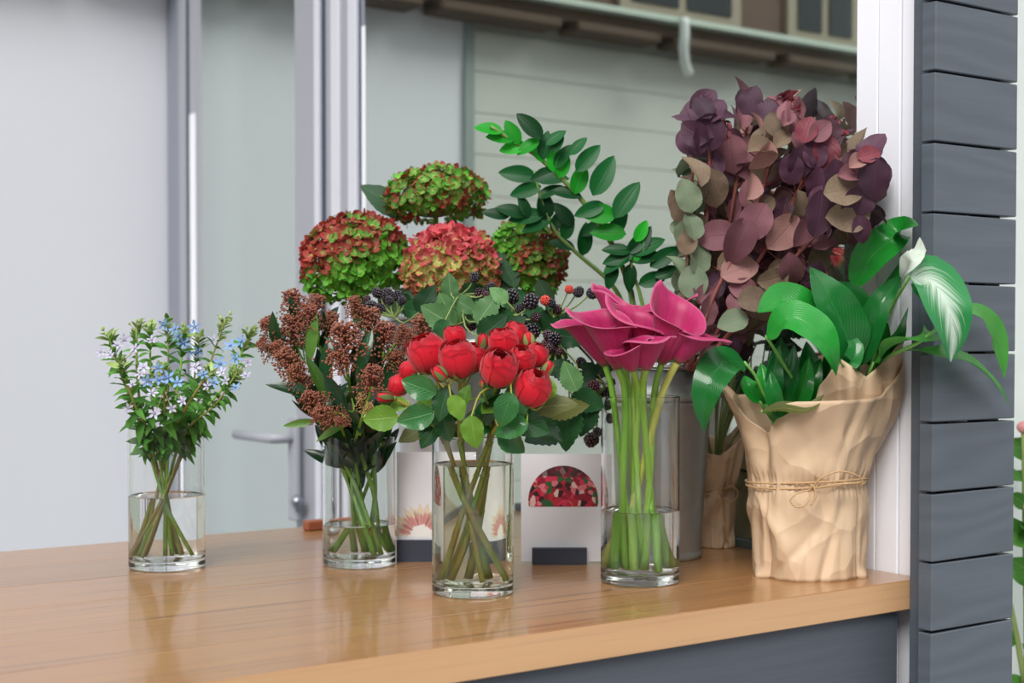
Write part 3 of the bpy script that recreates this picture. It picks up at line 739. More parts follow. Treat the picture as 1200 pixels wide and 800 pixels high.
tw = [(126, 392, 1.90, 'tweedia sprig reaching farthest left'), (140, 426, 1.88, 'tweedia sprig hanging low on the left side'), (160, 380, 1.96, 'tweedia sprig at the upper left behind the white blooms'),
      (176, 382, 1.90, 'tweedia sprig at the upper left with a leafy top'), (196, 376, 1.95, 'tweedia sprig in the top middle with a single upright blue flower'), (190, 432, 1.85, 'tweedia sprig at the front with the two brightest blue flowers'),
      (216, 388, 1.92, 'tweedia sprig at the top with a dense blue cluster'), (234, 396, 1.98, 'tweedia sprig at the back with round pale buds'), (264, 374, 1.95, 'tweedia sprig at the upper right with a pale green tuft'),
      (294, 388, 1.93, 'tweedia sprig reaching farthest right'), (246, 436, 1.86, 'tweedia sprig at the front right with two star shaped blue flowers'), (278, 436, 1.92, 'tweedia sprig hanging low at the right with lilac buds')]
twfl = [(185, 431, 1), (197, 442, 1), (173, 446, 1), (238, 439, 1), (250, 448, 1), (258, 426, 1), (276, 420, 1), (192, 380, 1), (209, 394, 1), (222, 411, 1), (228, 383, 1), (164, 438, 0), (146, 398, 0), (129, 416, 0),
        (201, 478, 0), (181, 484, 0), (150, 478, 0), (276, 454, 1), (288, 440, 0), (118, 412, 0), (283, 400, 1), (260, 436, 0), (168, 430, 0), (215, 402, 1), (186, 445, 1), (243, 452, 0), (290, 424, 0), (158, 408, 0), (229, 430, 0), (270, 405, 1),
        (205, 386, 1), (250, 398, 0), (178, 398, 0), (214, 470, 0), (155, 450, 0), (137, 404, 0), (232, 412, 1), (264, 446, 0), (178, 460, 0), (208, 448, 1)]
VC = V_BLUE; twp = []
for i, (px, py, d, lab) in enumerate(tw):
    t = thing('tweedia_sprig', lab, 'flower', (VC.x, VC.y, TOP+.016), 'blue flowering sprigs in the far left vase')
    top = W(px, py, d); pm = vpath(VC, .047, top, h=.185, k=1.0 if i % 3 else .6); m0 = pm[2]
    hv = Vector((top.x-m0.x, top.y-m0.y, 0))
    pm.insert(3, m0.lerp(top, .5) + hv*(.14 if i % 2 else .05) + Vector((rnd.uniform(-1, 1), rnd.uniform(-1, 1), 0))*.006)
    P = spline(pm, 32); ms = MB(); r0 = rnd.uniform(.0017, .0024)
    ms.tube(P, [r0*(1.25-.6*j/len(P)) for j in range(len(P))], 7); twp.append((t, P, ms))
    n = len(P)
    for j in range(int(n*.44), n-1):
        tt = (P[j+1]-P[j-1]).normalized(); a = rnd.uniform(0, 6.28); o = tt.orthogonal().normalized(); o = Matrix.Rotation(a, 3, tt) @ o
        near = j/n
        for sgn in (1, -1):
            if rnd.random() < .12: continue
            dv = (o*sgn + tt*rnd.uniform(.3, .8) + Vector((0, 0, -.5 if near < .6 else 0))).normalized()
            sz = rnd.uniform(.020, .031)*(1.25-.5*near) if near > .6 else rnd.uniform(.024, .036)
            leaf_on(t, TWPM if near > .93 else rnd.choice(TWLM), P[j], dv, tt + facing(.5)*.6, sz)
    for j in range(16):     # leafy tip with buds
        a = rnd.uniform(0, 6.28); tt = (P[-1]-P[-3]).normalized(); o = Matrix.Rotation(a, 3, tt) @ tt.orthogonal().normalized()
        dv = (o + tt*rnd.uniform(.4, 1.4)).normalized()
        leaf_on(t, TWPM if rnd.random() < .5 else TWLM[0], P[-1]-tt*.0022*j, dv, tt+o*.3, rnd.uniform(.011, .021))
    bb = MB()
    for j in range(4):
        q = P[-1] + Vector((rnd.uniform(-1, 1), rnd.uniform(-1, 1), rnd.uniform(0, 1)))*.009; bb.ico(q, rnd.uniform(.0014, .0024), 1.5, 1)
        ms.tube([P[-2], q], .0005, 4, False)
    bb.obj('bud', TWPALE, t)
for k, (fx, fy, bl) in enumerate(twfl):
    best = None
    for (t, P, ms) in twp:
        for dq in (0,):
            q0 = P[-1]; s0 = (W(fx, fy, (q0-CAM).dot(FWD))-q0).length
            if best is None or s0 < best[0]: best = (s0, t, P, ms)
    _, t, P, ms = best; d = (P[-1]-CAM).dot(FWD) - rnd.uniform(.01, .035)
    c = W(fx, fy, d); nn = (facing(.55, .35)); x = Matrix.Rotation(rnd.uniform(0, 6), 3, nn) @ nn.orthogonal().normalized(); s_ = rnd.uniform(.0085, .0105)*(1 if bl else .85)
    place('flower_head', TWF if bl else TWF2, basis(c, x, nn, s_), t)
    q = P[nearest(P, c-UPV*.015, .5)]; ms.tube(spline([q, q.lerp(c, .6)-nn*.004, c-nn*.0005], 5), .0006, 4, False)
for i, (t, P, ms) in enumerate(twp): ms.obj('stem', STEM_TW if i % 3 else STEM_TWG, t)

# ================================================================ skimmia sprigs (brown bud panicles)
def skbud():
    k = NT('reddish brown skimmia buds'); n = k.noise(220, 2, k.obj()); c = k.mix(n, lin((92, 42, 38)), lin((168, 104, 82)))
    c = k.mix(k.math('MULTIPLY', k.rand(), .35), c, lin((150, 104, 70))); return k.bsdf(c, .55, 0, .4)
SKB = skbud(); SKB2 = plain('tan skimmia buds', (170, 138, 86), .55, var=.2, scale=150)
def panicle(name, n, seed, mat):
    rs = random.Random(seed); b = MB()
    for k in range(n):
        z = rs.random()**.8; a = rs.uniform(0, 6.28); rr = math.sqrt(rs.random())*(.62*(1-z*.75)+.12)
        lump = .5+.5*math.sin(a*3+z*7+seed)
        p = Vector((rr*math.cos(a)*(.8+.35*lump), rr*math.sin(a)*(.8+.35*lump), z*1.2))
        b.ico(p, rs.uniform(.034, .052), 1.1, 0)
        if k % 5 == 0: b.tube([(0, 0, p.z*.4), tuple(p*.6+Vector((0, 0, p.z*.25))), tuple(p)], .012, 3, False)
    return b.mesh(name, mat)
PAN = [panicle('panicle_%d' % i, 330, i, SKB) for i in range(3)]; PAN2 = panicle('panicle_tan', 120, 9, SKB2)
SKL = [leaf_mesh('skimmia_leaf_%d' % i, SKIMLEAF, w=.28, p=.85, q=.8, cup=.3, curl=.1+.15*i, nu=4, nv=9, seed=i) for i in range(2)]
SKLL = leaf_mesh('skimmia_leaf_light', SKIMLIGHT, w=.24, p=.85, q=.8, cup=.3, curl=.1, nu=4, nv=9)
sk = [('brown skimmia sprig with the tallest panicle', [(344, 356, 20, 100), (343, 388, 22, 95), (362, 372, 18, 80)], 1.97, [(366, 395, 60, 82, 1.94, 2)]),
      ('brown skimmia sprig at the upper edge beside the hydrangeas', [(370, 360, 18, 75), (386, 378, 16, 60)], 2.01, []),
      ('brown skimmia sprig reaching farthest left', [(317, 385, 17, 120), (312, 407, 14, 140), (330, 412, 16, 120)], 1.95, [(345, 398, 34, 130, 1.99, 2)]),
      ('brown skimmia sprig spreading low on the left side', [(338, 425, 21, 125), (350, 441, 18, 110)], 1.92, [(340, 455, 62, 163, 1.90, 0), (360, 452, 54, 118, 1.95, 0)]),
      ('large round brown skimmia sprig in front of the dark leaves', [(404, 400, 27, 95), (399, 425, 17, 100)], 1.88, [(392, 458, 58, 122, 1.885, 0), (382, 430, 60, 95, 1.93, 0), (371, 440, 60, 112, 1.90, 2)]),
      ('brown skimmia sprig in the upper middle', [(432, 380, 24, 85), (416, 360, 15, 100)], 1.93, [(428, 410, 56, 72, 1.89, 1), (420, 430, 60, 80, 1.95, 0)]),
      ('brown skimmia sprig touching the blackberries', [(450, 396, 23, 75), (463, 421, 15, 60), (470, 392, 14, 60)], 1.93, [(455, 440, 60, 70, 1.92, 0)]),
      ('brown skimmia sprig leaning right behind the red roses', [(492, 386, 20, 70), (478, 402, 16, 60)], 1.97, []),
      ('brown skimmia sprig hanging lowest over the vase rim', [(368, 472, 20, 140), (380, 486, 16, 150), (401, 492, 11, 200)], 1.88, [(350, 496, 40, 190, 1.93, 2), (404, 470, 56, 200, 1.93, 0), (388, 505, 46, 210, 1.93, 2)]),
      ('small tan skimmia sprig low beside the rose bud', [(436, 444, 20, 80), (424, 470, 12, 100), (432, 480, 10, 70)], 1.86, [(446, 474, 50, 40, 1.90, 0), (418, 484, 50, 100, 1.93, 1)])]
VC = V_SKIM
for i, (lab, pans, d, leaves) in enumerate(sk):
    t = thing('skimmia_sprig', lab, 'flower', (VC.x, VC.y, TOP+.016), 'brown skimmia sprigs in the vase left of the roses')
    top = W(pans[0][0], pans[0][1]+pans[0][2]*.5, d); pm = vpath(VC, .046, top, h=.172)
    if i == 8: pm.insert(3, W(392, 488, 1.93))
    P = spline(pm, 26); ms = MB(); r0 = rnd.uniform(.0026, .0034)
    ms.tube(P, [r0*(1.2-.5*j/len(P)) for j in range(len(P))], 7)
    for k, (px, py, rp, deg) in enumerate(pans):
        ax = imgdir(deg, .25); s_ = M(rp, d)*1.4; base = W(px, py, d-.01*k) - ax*s_*.6
        x = Matrix.Rotation(rnd.uniform(0, 6), 3, ax) @ ax.orthogonal().normalized(); y = ax.cross(x)
        me = PAN2 if (i == 9 and k > 0) else rnd.choice(PAN)
        place('bud_panicle', me, Matrix.Translation(base) @ Matrix((x*s_*1.15, y*s_*1.15, ax*s_)).transposed().to_4x4(), t)
        if k:
            q = P[nearest(P, base-ax*.03, .4)]; ms.tube(spline([q, q.lerp(base, .5)-ax*.006, base+ax*s_*.3], 6), .0014, 5, False)
    for (lx, ly, ls, ldeg, ld, lk) in leaves:
        leaf_px(t, [SKL[0], SKL[1], SKLL][lk], lx, ly, ls, ldeg, ld, .1, None, P, mb=ms)
    for j in range(15):
        q = P[int(len(P)*rnd.uniform(.5, .95))]; a = rnd.uniform(0, 6.28); dv = Vector((math.cos(a)*.8, math.sin(a)*.8, rnd.uniform(.4, 1.4))).normalized()
        leaf_on(t, rnd.choice(SKL), q, dv, facing(.8, .2), rnd.uniform(.045, .065))
    if i in (0, 5, 8, 9):   # leaves standing down inside the vase
        q = P[int(len(P)*.36)]; o = Vector((VC.x-q.x, VC.y-q.y, 0))
        for s_ in (0, 1): leaf_on(t, SKL[s_], q, (Vector((0, 0, 1))+o*4).normalized(), facing(.9, 0), .052)
    ms.obj('stem', STEM_SK, t)

# ================================================================ metal buckets
def zinc():
    k = NT('galvanised zinc'); n = k.noise(9, 5, k.obj((1, 1, .35)), .6); v = k.n('ShaderNodeTexVoronoi'); v.inputs['Scale'].default_value = 55; k.l(k.obj(), v.inputs[0])
    c = k.mix(n, lin((150, 154, 156)), lin((206, 208, 208))); c = k.mix(.18, c, v.outputs['Color'])
    c = k.mix(.7, c, k.mix(n, lin((156, 158, 160)), lin((204, 206, 206))))
    return k.bsdf(c, k.math('MULTIPLY_ADD', n,   .2, .26), .6, .5, n, .15, .001)
ZINC = zinc()
def bucket(name_label, px, py, h, rb, rt, dd=None):
    c = on_z(px, py, TOP); t = thing('metal_bucket', name_label, 'bucket', c, 'galvanised flower buckets')
    R = lambda z: rb+(rt-rb)*z/h
    prof = [(0, .004), (rb-.003, .004), (rb-.001, 0), (rb+.002, 0), (rb+.002, .008), (rb, .010)]
    prof += [(R(z*h/20), z*h/20) for z in range(1, 16)]
    for zc in (h*.80, h*.835): prof += [(R(zc)-.0002, zc-.005), (R(zc)+.0025, zc-.002), (R(zc)+.0025, zc+.002), (R(zc), zc+.005)]
    prof += [(R(h)-.001, h-.004), (rt-.0015, h-.006), (R(h*.3)-.0015, h*.3), (rb-.003, .006), (0, .006)]
    MB().lathe(prof, c, 72).obj('bucket_body', ZINC, t)
    MB().lathe([(rt+.0032*math.cos(a*math.pi/4), h+.0032*math.sin(a*math.pi/4)) for a in range(9)], c, 72).obj('rim', ZINC, t)
    for sg in (1, -1):
        p = c + RGT*sg*(R(h*.9)+.001); p.z = c.z+h*.9
        MB().tube([p+FWD*(.012*math.cos(a*math.pi/6))+UPV*(.012*math.sin(a*math.pi/6))+RGT*sg*.006*abs(math.sin(a*math.pi/12)) for a in range(13)], .0018, 6).obj('handle_lug', ZINC, t)
    return c
B1 = bucket('galvanised metal bucket behind the tallest vase, holding the purple foliage', 769, 651, .273, .063, .0805)
B2 = bucket('galvanised metal bucket hidden behind the white cards, holding the hydrangeas', 520, 621, .345, .060, .088)
def bpath(c, h, rt, top, bend=None):
    hd = Vector((top.x-c.x, top.y-c.y, 0)); L = hd.length; u = hd.normalized()
    b = c - u*min(.045, L*.4) + Vector((rnd.uniform(-1, 1), rnd.uniform(-1, 1), 0))*.008; b.z = c.z+.012
    m = c + u*min(rt*.82, L*.6) + Vector((rnd.uniform(-1, 1), rnd.uniform(-1, 1), 0))*.004; m.z = c.z+h
    return [b, m] + (bend or []) + [top]

# ================================================================ hydrangeas
HG = flower_mat('green hydrangea floret', (170, 200, 90), (100, 168, 54), (84, 156, 50), .2, .7, .3)
HM = flower_mat('green floret with red margin', (170, 184, 96), (92, 146, 56), (164, 64, 60), .25, .6, .25)
HR = flower_mat('brick red hydrangea floret', (170, 170, 90), (150, 72, 56), (178, 60, 60), .3, .55, .25)
HP = flower_mat('pink and lime hydrangea floret', (220, 205, 140), (160, 170, 84), (206, 64, 92), .3, .5, .2)
HPR = flower_mat('rosy hydrangea floret', (214, 190, 130), (196, 96, 92), (204, 62, 90), .25, .5, .2)
HF = {}
for nm, mt in (('green', HG), ('mixed', HM), ('red', HR), ('pink', HP), ('rosy', HPR)):
    for v_ in range(2):
        b_, _ = petal5_mesh('', mt, 4, .95, [.12, .6][v_]); b_.ico((0, 0, .05), .09, 1, 0); HF[nm, v_] = b_.mesh('floret_%s_%d' % (nm, v_), mt)
HCORE = plain('dark flower stalk core', (52, 66, 34), .8, scale=80, var=.3)
HYL = leaf_mesh('hydrangea_leaf', HYDLEAF, w=.5, p=.75, q=.8, cup=.2, curl=.15, nu=6, nv=10, serr=.04)
hyd = [(510, 231, 2.22, 61, 36, 5, 'green hydrangea head with red tips at the very top', 'h1', 270, .0105),
       (415, 305, 2.16, 64, 54, 20, 'broad hydrangea head, brick red above and lime green below, farthest left', 'h2', 300, .0112),
       (529, 316, 2.13, 55, 50, 0, 'rosy pink hydrangea head below the topmost one', 'h3', 230, .0135),
       (617, 305, 2.20, 48, 47, -15, 'smaller green and red hydrangea head on the right under the fern green fronds', 'h4', 250, .0102)]
for (px, py, d, rx, ry, roll, lab, kind, N, fs) in hyd:
    c = W(px, py, d); t = thing('hydrangea', lab, 'flower', (B2.x, B2.y, TOP+.012), 'hydrangeas in the rear bucket')
    A, Bz = M(rx, d)-.006, M(ry, d)-.005; rl = math.radians(-roll)
    X = RGT*math.cos(rl)-UPV*math.sin(rl); Z = RGT*math.sin(rl)+UPV*math.cos(rl); Y = FWD
    P = spline(bpath(B2, .345, .088, c, []), 16); MB().tube(P, [.0045]*(len(P)-1)+[.003], 8).obj('stem', STEM_SK, t)
    rows = [[c + X*(A*.74*math.sin(th)*math.cos(a)) + Y*(A*.74*math.sin(th)*math.sin(a)) + Z*(Bz*.74*math.cos(th)) for a in [k*math.pi/9 for k in range(18)]] for th in [math.radians(4+172*i/9) for i in range(10)]]
    MB().grid(rows, closed=True, uvs=[(0, 0)]*180).obj('core', HCORE, t)
    ga = math.pi*(3-5**.5); cnt = 0; Nt = int(N*1.45)
    for k in range(Nt):
        zc = 1-2*(k+.5)/Nt; rr = math.sqrt(1-zc*zc); a = k*ga; n = Vector((rr*math.cos(a), rr*math.sin(a), zc))
        nw = X*n.x/A + Y*n.y/A + Z*n.z/Bz; nw.normalize()
        if nw.dot(FWD) > .55 or nw.z < -.93: continue
        if cnt >= N: break
        cnt += 1
        s0 = 1+.09*noise.noise(n*3.2) + rnd.uniform(-.04, .05); p = c + (X*n.x*A + Y*n.y*A + Z*n.z*Bz)*s0
        nd = (nw + Vector((rnd.uniform(-1, 1), rnd.uniform(-1, 1), rnd.uniform(-1, 1)))*.5).normalized()
        x = Matrix.Rotation(rnd.uniform(0, 6), 3, nd) @ nd.orthogonal().normalized()
        zr = rnd.random(); hz = n.z
        if kind == 'h2': col = ('red' if zr < .82 else 'mixed') if hz > -.02+rnd.uniform(-.28, .28) else ('mixed' if hz > -.12 and zr < .6 else 'green')
        elif kind == 'h3': col = 'rosy' if hz > .35+rnd.uniform(-.4, .4) else 'pink'
        elif kind == 'h1': col = 'red' if zr < .18 + .2*max(0, hz) else ('mixed' if zr < .72 else 'green')
        else: col = 'green' if (n.x < -.25 or hz < -.5) and zr < .8 else ('red' if zr < .35 else 'mixed')
        place('floret', HF[col, 0 if rnd.random() < .4 else 1], basis(p, x, nd, fs*rnd.uniform(.8, 1.15)), t)
    lv = {'h1': [(448, 232, 66, 142), (452, 240, 48, 160)], 'h2': [(470, 350, 50, 200), (420, 360, 50, 250)], 'h3': [(480, 350, 46, 230)], 'h4': [(592, 312, 56, 118), (572, 298, 40, 150), (588, 350, 50, 250), (640, 345, 40, 300)]}[kind]
    for (lx, ly, ls, ldg) in lv:
        leaf_px(t, HYL, lx, ly, ls, ldg, d-(.06 if kind == 'h4' else .02), .05)
# ================================================================ blackberry sprays
def berry_mat(name, a, b_, c_):
    k = NT(name); n = k.noise(160, 2, k.obj()); c = k.mix(k.rand(), lin(a), lin(b_)); c = k.mix(k.ramp(n, [(.55, (0, 0, 0, 1)), (.62, (1, 1, 1, 1))]), c, lin(c_))
    return k.bsdf(c, .22, 0, .6, coat=.4)
BB = berry_mat('ripe blackberry', (18, 16, 26), (34, 22, 40), (40, 18, 34)); BD = berry_mat('half ripe berry', (70, 16, 30), (50, 14, 30), (30, 14, 24)); BR = berry_mat('unripe red berry', (196, 40, 30), (170, 34, 36), (214, 90, 50))
def berry_mesh(name, mat, seed, long=1.15):
    rs = random.Random(seed); b = MB(); N = 46; ga = math.pi*(3-5**.5)
    for k in range(N):
        z = 1-2*(k+.5)/N; r = math.sqrt(1-z*z); p = Vector((r*math.cos(k*ga), r*math.sin(k*ga), z*long))*.78
        b.ico(p*rs.uniform(.95, 1.05), rs.uniform(.22, .27), 1, 1)
    return b.mesh(name, mat)
BM = {'k': berry_mesh('berry_black', BB, 1), 'd': berry_mesh('berry_dark', BD, 2, 1.0), 'r': berry_mesh('berry_red', BR, 3, .9)}
BRL = [leaf_mesh('bramble_leaf_%d' % i, [BERRYLEAF, DARKLEAF][i], w=.68, p=.72, q=.8, cup=.15, curl=.12, nu=6, nv=16, serr=.07, ripple=.04, seed=i) for i in range(2)]
BRO = leaf_mesh('bramble_leaf_olive', OLIVELEAF, w=.5, p=.72, q=.8, cup=.15, curl=.12, nu=6, nv=16, serr=.07, seed=4)
bl = [('blackberry spray with a dense dark cluster above the brown buds', (462, 372, 2.00), [(442, 343, 7, 'k'), (454, 343, 7, 'k'), (466, 346, 7, 'k'), (435, 359, 8, 'k'), (446, 361, 7, 'k'), (456, 352, 6, 'k'), (430, 350, 5, 'd'), (471, 352, 6, 'k'), (448, 352, 6, 'k')], [(500, 350, 40, 60, 1.98, 1)]),
      ('leafy blackberry spray with pale serrated leaves in front of the pink hydrangea', (541, 345, 1.97), [(556, 325, 7, 'k'), (563, 343, 8, 'd'), (575, 336, 6, 'k'), (552, 381, 8, 'd'), (565, 384, 6, 'k'), (570, 345, 5, 'd')],
         [(527, 334, 32, 95, 1.96, 0), (513, 370, 50, 150, 1.94, 0), (524, 362, 46, 120, 1.95, 0), (572, 360, 46, 55, 1.93, 0), (545, 365, 36, 150, 1.96, 0), (517, 388, 30, 250, 1.92, 1), (546, 358, 34, 330, 1.95, 0), (578, 382, 44, 40, 1.90, 1)]),
      ('blackberry spray with the largest black berries above the red roses', (605, 370, 1.93), [(600, 347, 9.5, 'k'), (579, 360, 9.5, 'k'), (622, 353, 10.5, 'k'), (613, 376, 7, 'd'), (609, 361, 6.5, 'k'), (628, 372, 7, 'd'), (623, 388, 10.5, 'k'), (616, 396, 7, 'k'), (603, 378, 5, 'd')],
         [(592, 374, 40, 120, 1.94, 1), (597, 385, 50, 40, 1.90, 1), (584, 345, 28, 140, 1.93, 0), (640, 372, 30, 40, 1.95, 1)]),
      ('blackberry spray with orange red unripe berries beside the calla lilies', (648, 372, 1.95), [(639, 352, 7, 'r'), (667, 339, 6, 'r'), (653, 362, 6.5, 'd'), (646, 355, 6, 'k'), (647, 372, 7, 'k'), (678, 342, 7, 'k'), (695, 343, 8, 'k'), (664, 387, 7, 'd'), (673, 389, 6.5, 'k'), (657, 378, 5, 'd')],
         [(655, 402, 40, 280, 1.93, 1), (660, 380, 36, 20, 1.96, 1), (672, 395, 40, 350, 1.93, 1)]),
      ('blackberry spray with brown half dried berries right of the roses', (652, 400, 1.88), [(650, 397, 9, 'k'), (642, 392, 7, 'd'), (645, 408, 7, 'd'), (656, 412, 6, 'd'), (640, 402, 6, 'd')],
         [(668, 440, 40, 115, 1.80, 2), (656, 432, 40, 160, 1.84, 1), (665, 478, 56, 5, 1.80, 3), (664, 500, 62, 262, 1.82, 1), (690, 470, 44, 340, 1.84, 1), (652, 420, 44, 60, 1.88, 1)]),
      ('blackberry spray hanging beside the tallest vase over the card', (700, 462, 1.88), [(681, 425, 7, 'k'), (696, 452, 8, 'd'), (708, 460, 8, 'k'), (700, 474, 9, 'k'), (711, 474, 7, 'k'), (693, 515, 10, 'd'), (700, 506, 6, 'k'), (713, 490, 7, 'd'), (642, 512, 7, 'd'), (702, 440, 5, 'd'), (716, 448, 6, 'd')],
         [(690, 432, 26, 150, 1.87, 1), (680, 448, 40, 190, 1.86, 1), (686, 492, 44, 250, 1.85, 1), (708, 432, 28, 20, 1.90, 1), (640, 505, 60, 200, 1.88, 1)])]
for i, (lab, (hx, hy, hd_), berries, leaves) in enumerate(bl):
    t = thing('blackberry_spray', lab, 'berry branch', (B2.x, B2.y, TOP+.012), 'blackberry sprays')
    hub = W(hx, hy, hd_); rimp = B2 + UPV*.335 + Vector((hub.x-B2.x, hub.y-B2.y, 0)).normalized()*.075
    b0 = B2 + UPV*.012 + Vector((rnd.uniform(-1, 1), rnd.uniform(-1, 1), 0))*.03
    over = rimp.lerp(hub, .5) + UPV*(.03 if hub.z < rimp.z+.02 else .0)
    P = spline([b0, rimp, over, hub], 24); ms = MB(); ms.tube(P, [.003*(1.1-.5*j/len(P)) for j in range(len(P))], 7)
    for k, (px, py, rp, ty) in enumerate(berries):
        d = hd_ + rnd.uniform(-.02, .02); c = W(px, py, d); ax = (c-hub + Vector((rnd.uniform(-1, 1), rnd.uniform(-1, 1), rnd.uniform(0, 1)))*.02).normalized(); r = M(rp, d)*.93
        x = ax.orthogonal().normalized(); y = ax.cross(x)
        place('berry', BM[ty], Matrix.Translation(c) @ Matrix((x*r, y*r, ax*r)).transposed().to_4x4(), t)
        q = P[nearest(P, c-UPV*.02, .6)]; ms.tube(spline([q, q.lerp(c, .55)-UPV*.004, c-ax*r*.7], 6), [.0016]*3+[.0011]*4, 5, False)
    for (lx, ly, ls, ldg, ld, lk) in leaves:
        leaf_px(t, [BRL[0], BRL[1], BRL[0], BRO][lk], lx, ly, ls, ldg, ld, .1, facing(.35, .15), P, mb=ms)
    for j in range(3):
        q = P[int(len(P)*rnd.uniform(.7, .95))]; a = rnd.uniform(0, 6.28); leaf_on(t, BRL[1], q, Vector((math.cos(a), math.sin(a), rnd.uniform(-.3, .5))), facing(.8, .5), rnd.uniform(.035, .05))
    ms.obj('stem', STEM_BR, t)
dt = MB().tube([W(678, 405, 1.95), W(693, 421, 1.97), B1+RGT*-.05+UPV*.19], .0018, 6).obj('twig', STEM_DK)
tag(dt, 'bare dark grey twig sticking out of the metal bucket to the left', 'twig')

# ================================================================ ZZ fronds
ZL = leaf_mesh('zz_leaf', ZZL, w=.52, p=.8, q=.7, cup=.25, curl=.15, nu=4, nv=9); ZD = leaf_mesh('zz_leaf_dark', ZZD, w=.46, p=.8, q=.7, cup=.25, curl=.18, nu=4, nv=9)
def frond(lab, pts, d0, d1, r, leaves, lm, sz, tri=None):
    t = thing('zz_frond', lab, 'leaf frond', (B1.x, B1.y, TOP+.012), 'zz plant fronds in the metal bucket')
    n = len(pts); Q = [W(x, y, d0+(d1-d0)*k/(n-1)) for k, (x, y) in enumerate(pts)]
    b0 = B1 - RGT*.02 + FWD*.02 + UPV*.012; P = spline([b0, B1 + UPV*.26 + (Q[0]-B1).normalized()*0 + RGT*(-.045)] + Q, 36)
    MB().tube(P, [r*(1.2-.65*j/len(P)) for j in range(len(P))], 8).obj('stem', STEM_ZZ, t)
    for (lx, ly, ls, ldg, k) in leaves:
        d = d0+(d1-d0)*min(1, max(0, (pts[0][1]-ly)/max(1, pts[0][1]-pts[-1][1])))
        dv = imgdir(ldg, .1); s_ = M(ls, d); c = W(lx, ly, d-.004); base = c-dv*s_*.5; q = P[nearest(P, base, .3)]
        leaf_on(t, [ZL, ZD][k], q.lerp(base, .35) if (q-base).length < .02 else base, dv, facing(.35, .35), s_)
    return t
# leaves: centre px, py, length px, direction deg, tone
frond('bright green zz frond arching up to the far left', [(742, 360), (724, 300), (702, 262), (680, 232), (655, 206), (628, 182), (602, 166), (575, 148)], 2.06, 2.0, .0042,
      [(573, 146, 36, 166, 0), (588, 156, 36, 170, 0), (604, 166, 34, 190, 0), (600, 152, 34, 120, 0), (620, 146, 44, 135, 1), (618, 172, 32, 210, 0), (632, 178, 34, 100, 0), (640, 166, 36, 80, 1), (648, 188, 34, 90, 0), (660, 196, 36, 75, 0),
       (640, 204, 34, 200, 1), (690, 184, 44, 48, 1), (664, 178, 36, 60, 1), (678, 170, 30, 50, 1), (678, 212, 40, 70, 0), (708, 204, 56, 62, 1), (665, 222, 40, 165, 1), (700, 250, 46, 175, 0), (690, 246, 40, 200, 1), (735, 232, 54, 58, 1), (712, 272, 44, 175, 0), (728, 262, 40, 60, 1), (654, 168, 26, 60, 1), (652, 160, 30, 40, 1)], 0, 0)
frond('dark green zz frond behind the bright one', [(732, 368), (716, 332), (680, 300), (655, 276), (640, 250), (632, 225), (626, 200)], 2.13, 2.12, .0035,
      [(605, 204, 46, 172, 1), (622, 222, 40, 195, 1), (650, 208, 40, 10, 1), (640, 225, 36, 30, 1), (614, 240, 32, 110, 1), (598, 246, 40, 160, 1), (628, 242, 36, 95, 1), (642, 238, 36, 100, 1), (660, 250, 38, 130, 1), (668, 262, 38, 80, 1), (610, 256, 44, 185, 1), (634, 262, 40, 200, 1), (660, 282, 34, 160, 1), (690, 278, 42, 80, 1), (648, 262, 30, 70, 1), (580, 250, 34, 165, 1), (694, 268, 38, 200, 1)], 0, 0)
frond('short dark zz frond curving right above the callas', [(752, 372), (750, 345), (742, 320), (738, 300)], 2.05, 2.03, .0032,
      [(724, 282, 36, 172, 1), (742, 278, 36, 40, 1), (755, 280, 44, 55, 1), (768, 284, 44, 30, 1), (780, 300, 44, 35, 1), (732, 298, 40, 195, 1), (720, 306, 40, 210, 1), (760, 300, 40, 15, 1), (746, 290, 40, 75, 0), (784, 318, 36, 20, 1), (716, 325, 34, 250, 1), (738, 326, 36, 265, 1), (770, 325, 40, 20, 1), (752, 270, 30, 60, 0)], 0, 0)

# ================================================================ purple smoke bush / eucalyptus branches
CD = leaf_mat('deep purple leaf', (52, 34, 50), (92, 58, 76), (104, 62, 84), .55, .35, veins=9, vstr=.35, var=.25, back=(120, 88, 96))
CM = leaf_mat('mauve leaf', (104, 64, 74), (144, 98, 104), (130, 74, 86), .6, .3, veins=10, vstr=.45, var=.2)
CO = leaf_mat('olive brown leaf', (98, 88, 70), (138, 122, 98), (150, 100, 96), .6, .3, veins=9, vstr=.4, var=.18, patch=.5, patchcol=(132, 100, 92))
CP = leaf_mat('dusty pink leaf', (156, 112, 110), (184, 142, 130), (150, 96, 98), .6, .3, veins=9, vstr=.4, var=.12)
CG = leaf_mat('grey green leaf', (92, 120, 96), (132, 152, 120), (150, 160, 130), .6, .3, veins=8, vstr=.3, var=.15, patch=.45, patchcol=(140, 120, 108))
CR = leaf_mat('wine red young leaf', (110, 42, 56), (150, 70, 82), (160, 84, 90), .5, .4, veins=5, vstr=.3, var=.2)
CL = {k: [leaf_mesh('smoke_leaf_%s_%d' % (k, v), m, w=[.74, .60][v], p=[.86, .95][v], q=.62, cup=[.3, .75][v], curl=[.25, .55][v], nu=6, nv=10, ripple=.05, seed=v) for v in range(2)] for k, m in dict(d=CD, m=CM, o=CO, p=CP, g=CG, r=CR).items()}
poly = [(803, 125), (832, 112), (846, 135), (868, 106), (890, 108), (892, 140), (917, 108), (940, 118), (940, 145), (975, 140), (985, 165), (1022, 172), (1036, 205), (1034, 245), (1018, 272), (1005, 288), (985, 276), (968, 292), (962, 332), (934, 352), (896, 362), (884, 395), (862, 425), (815, 420), (802, 372), (797, 310), (794, 240), (806, 205), (800, 160)]
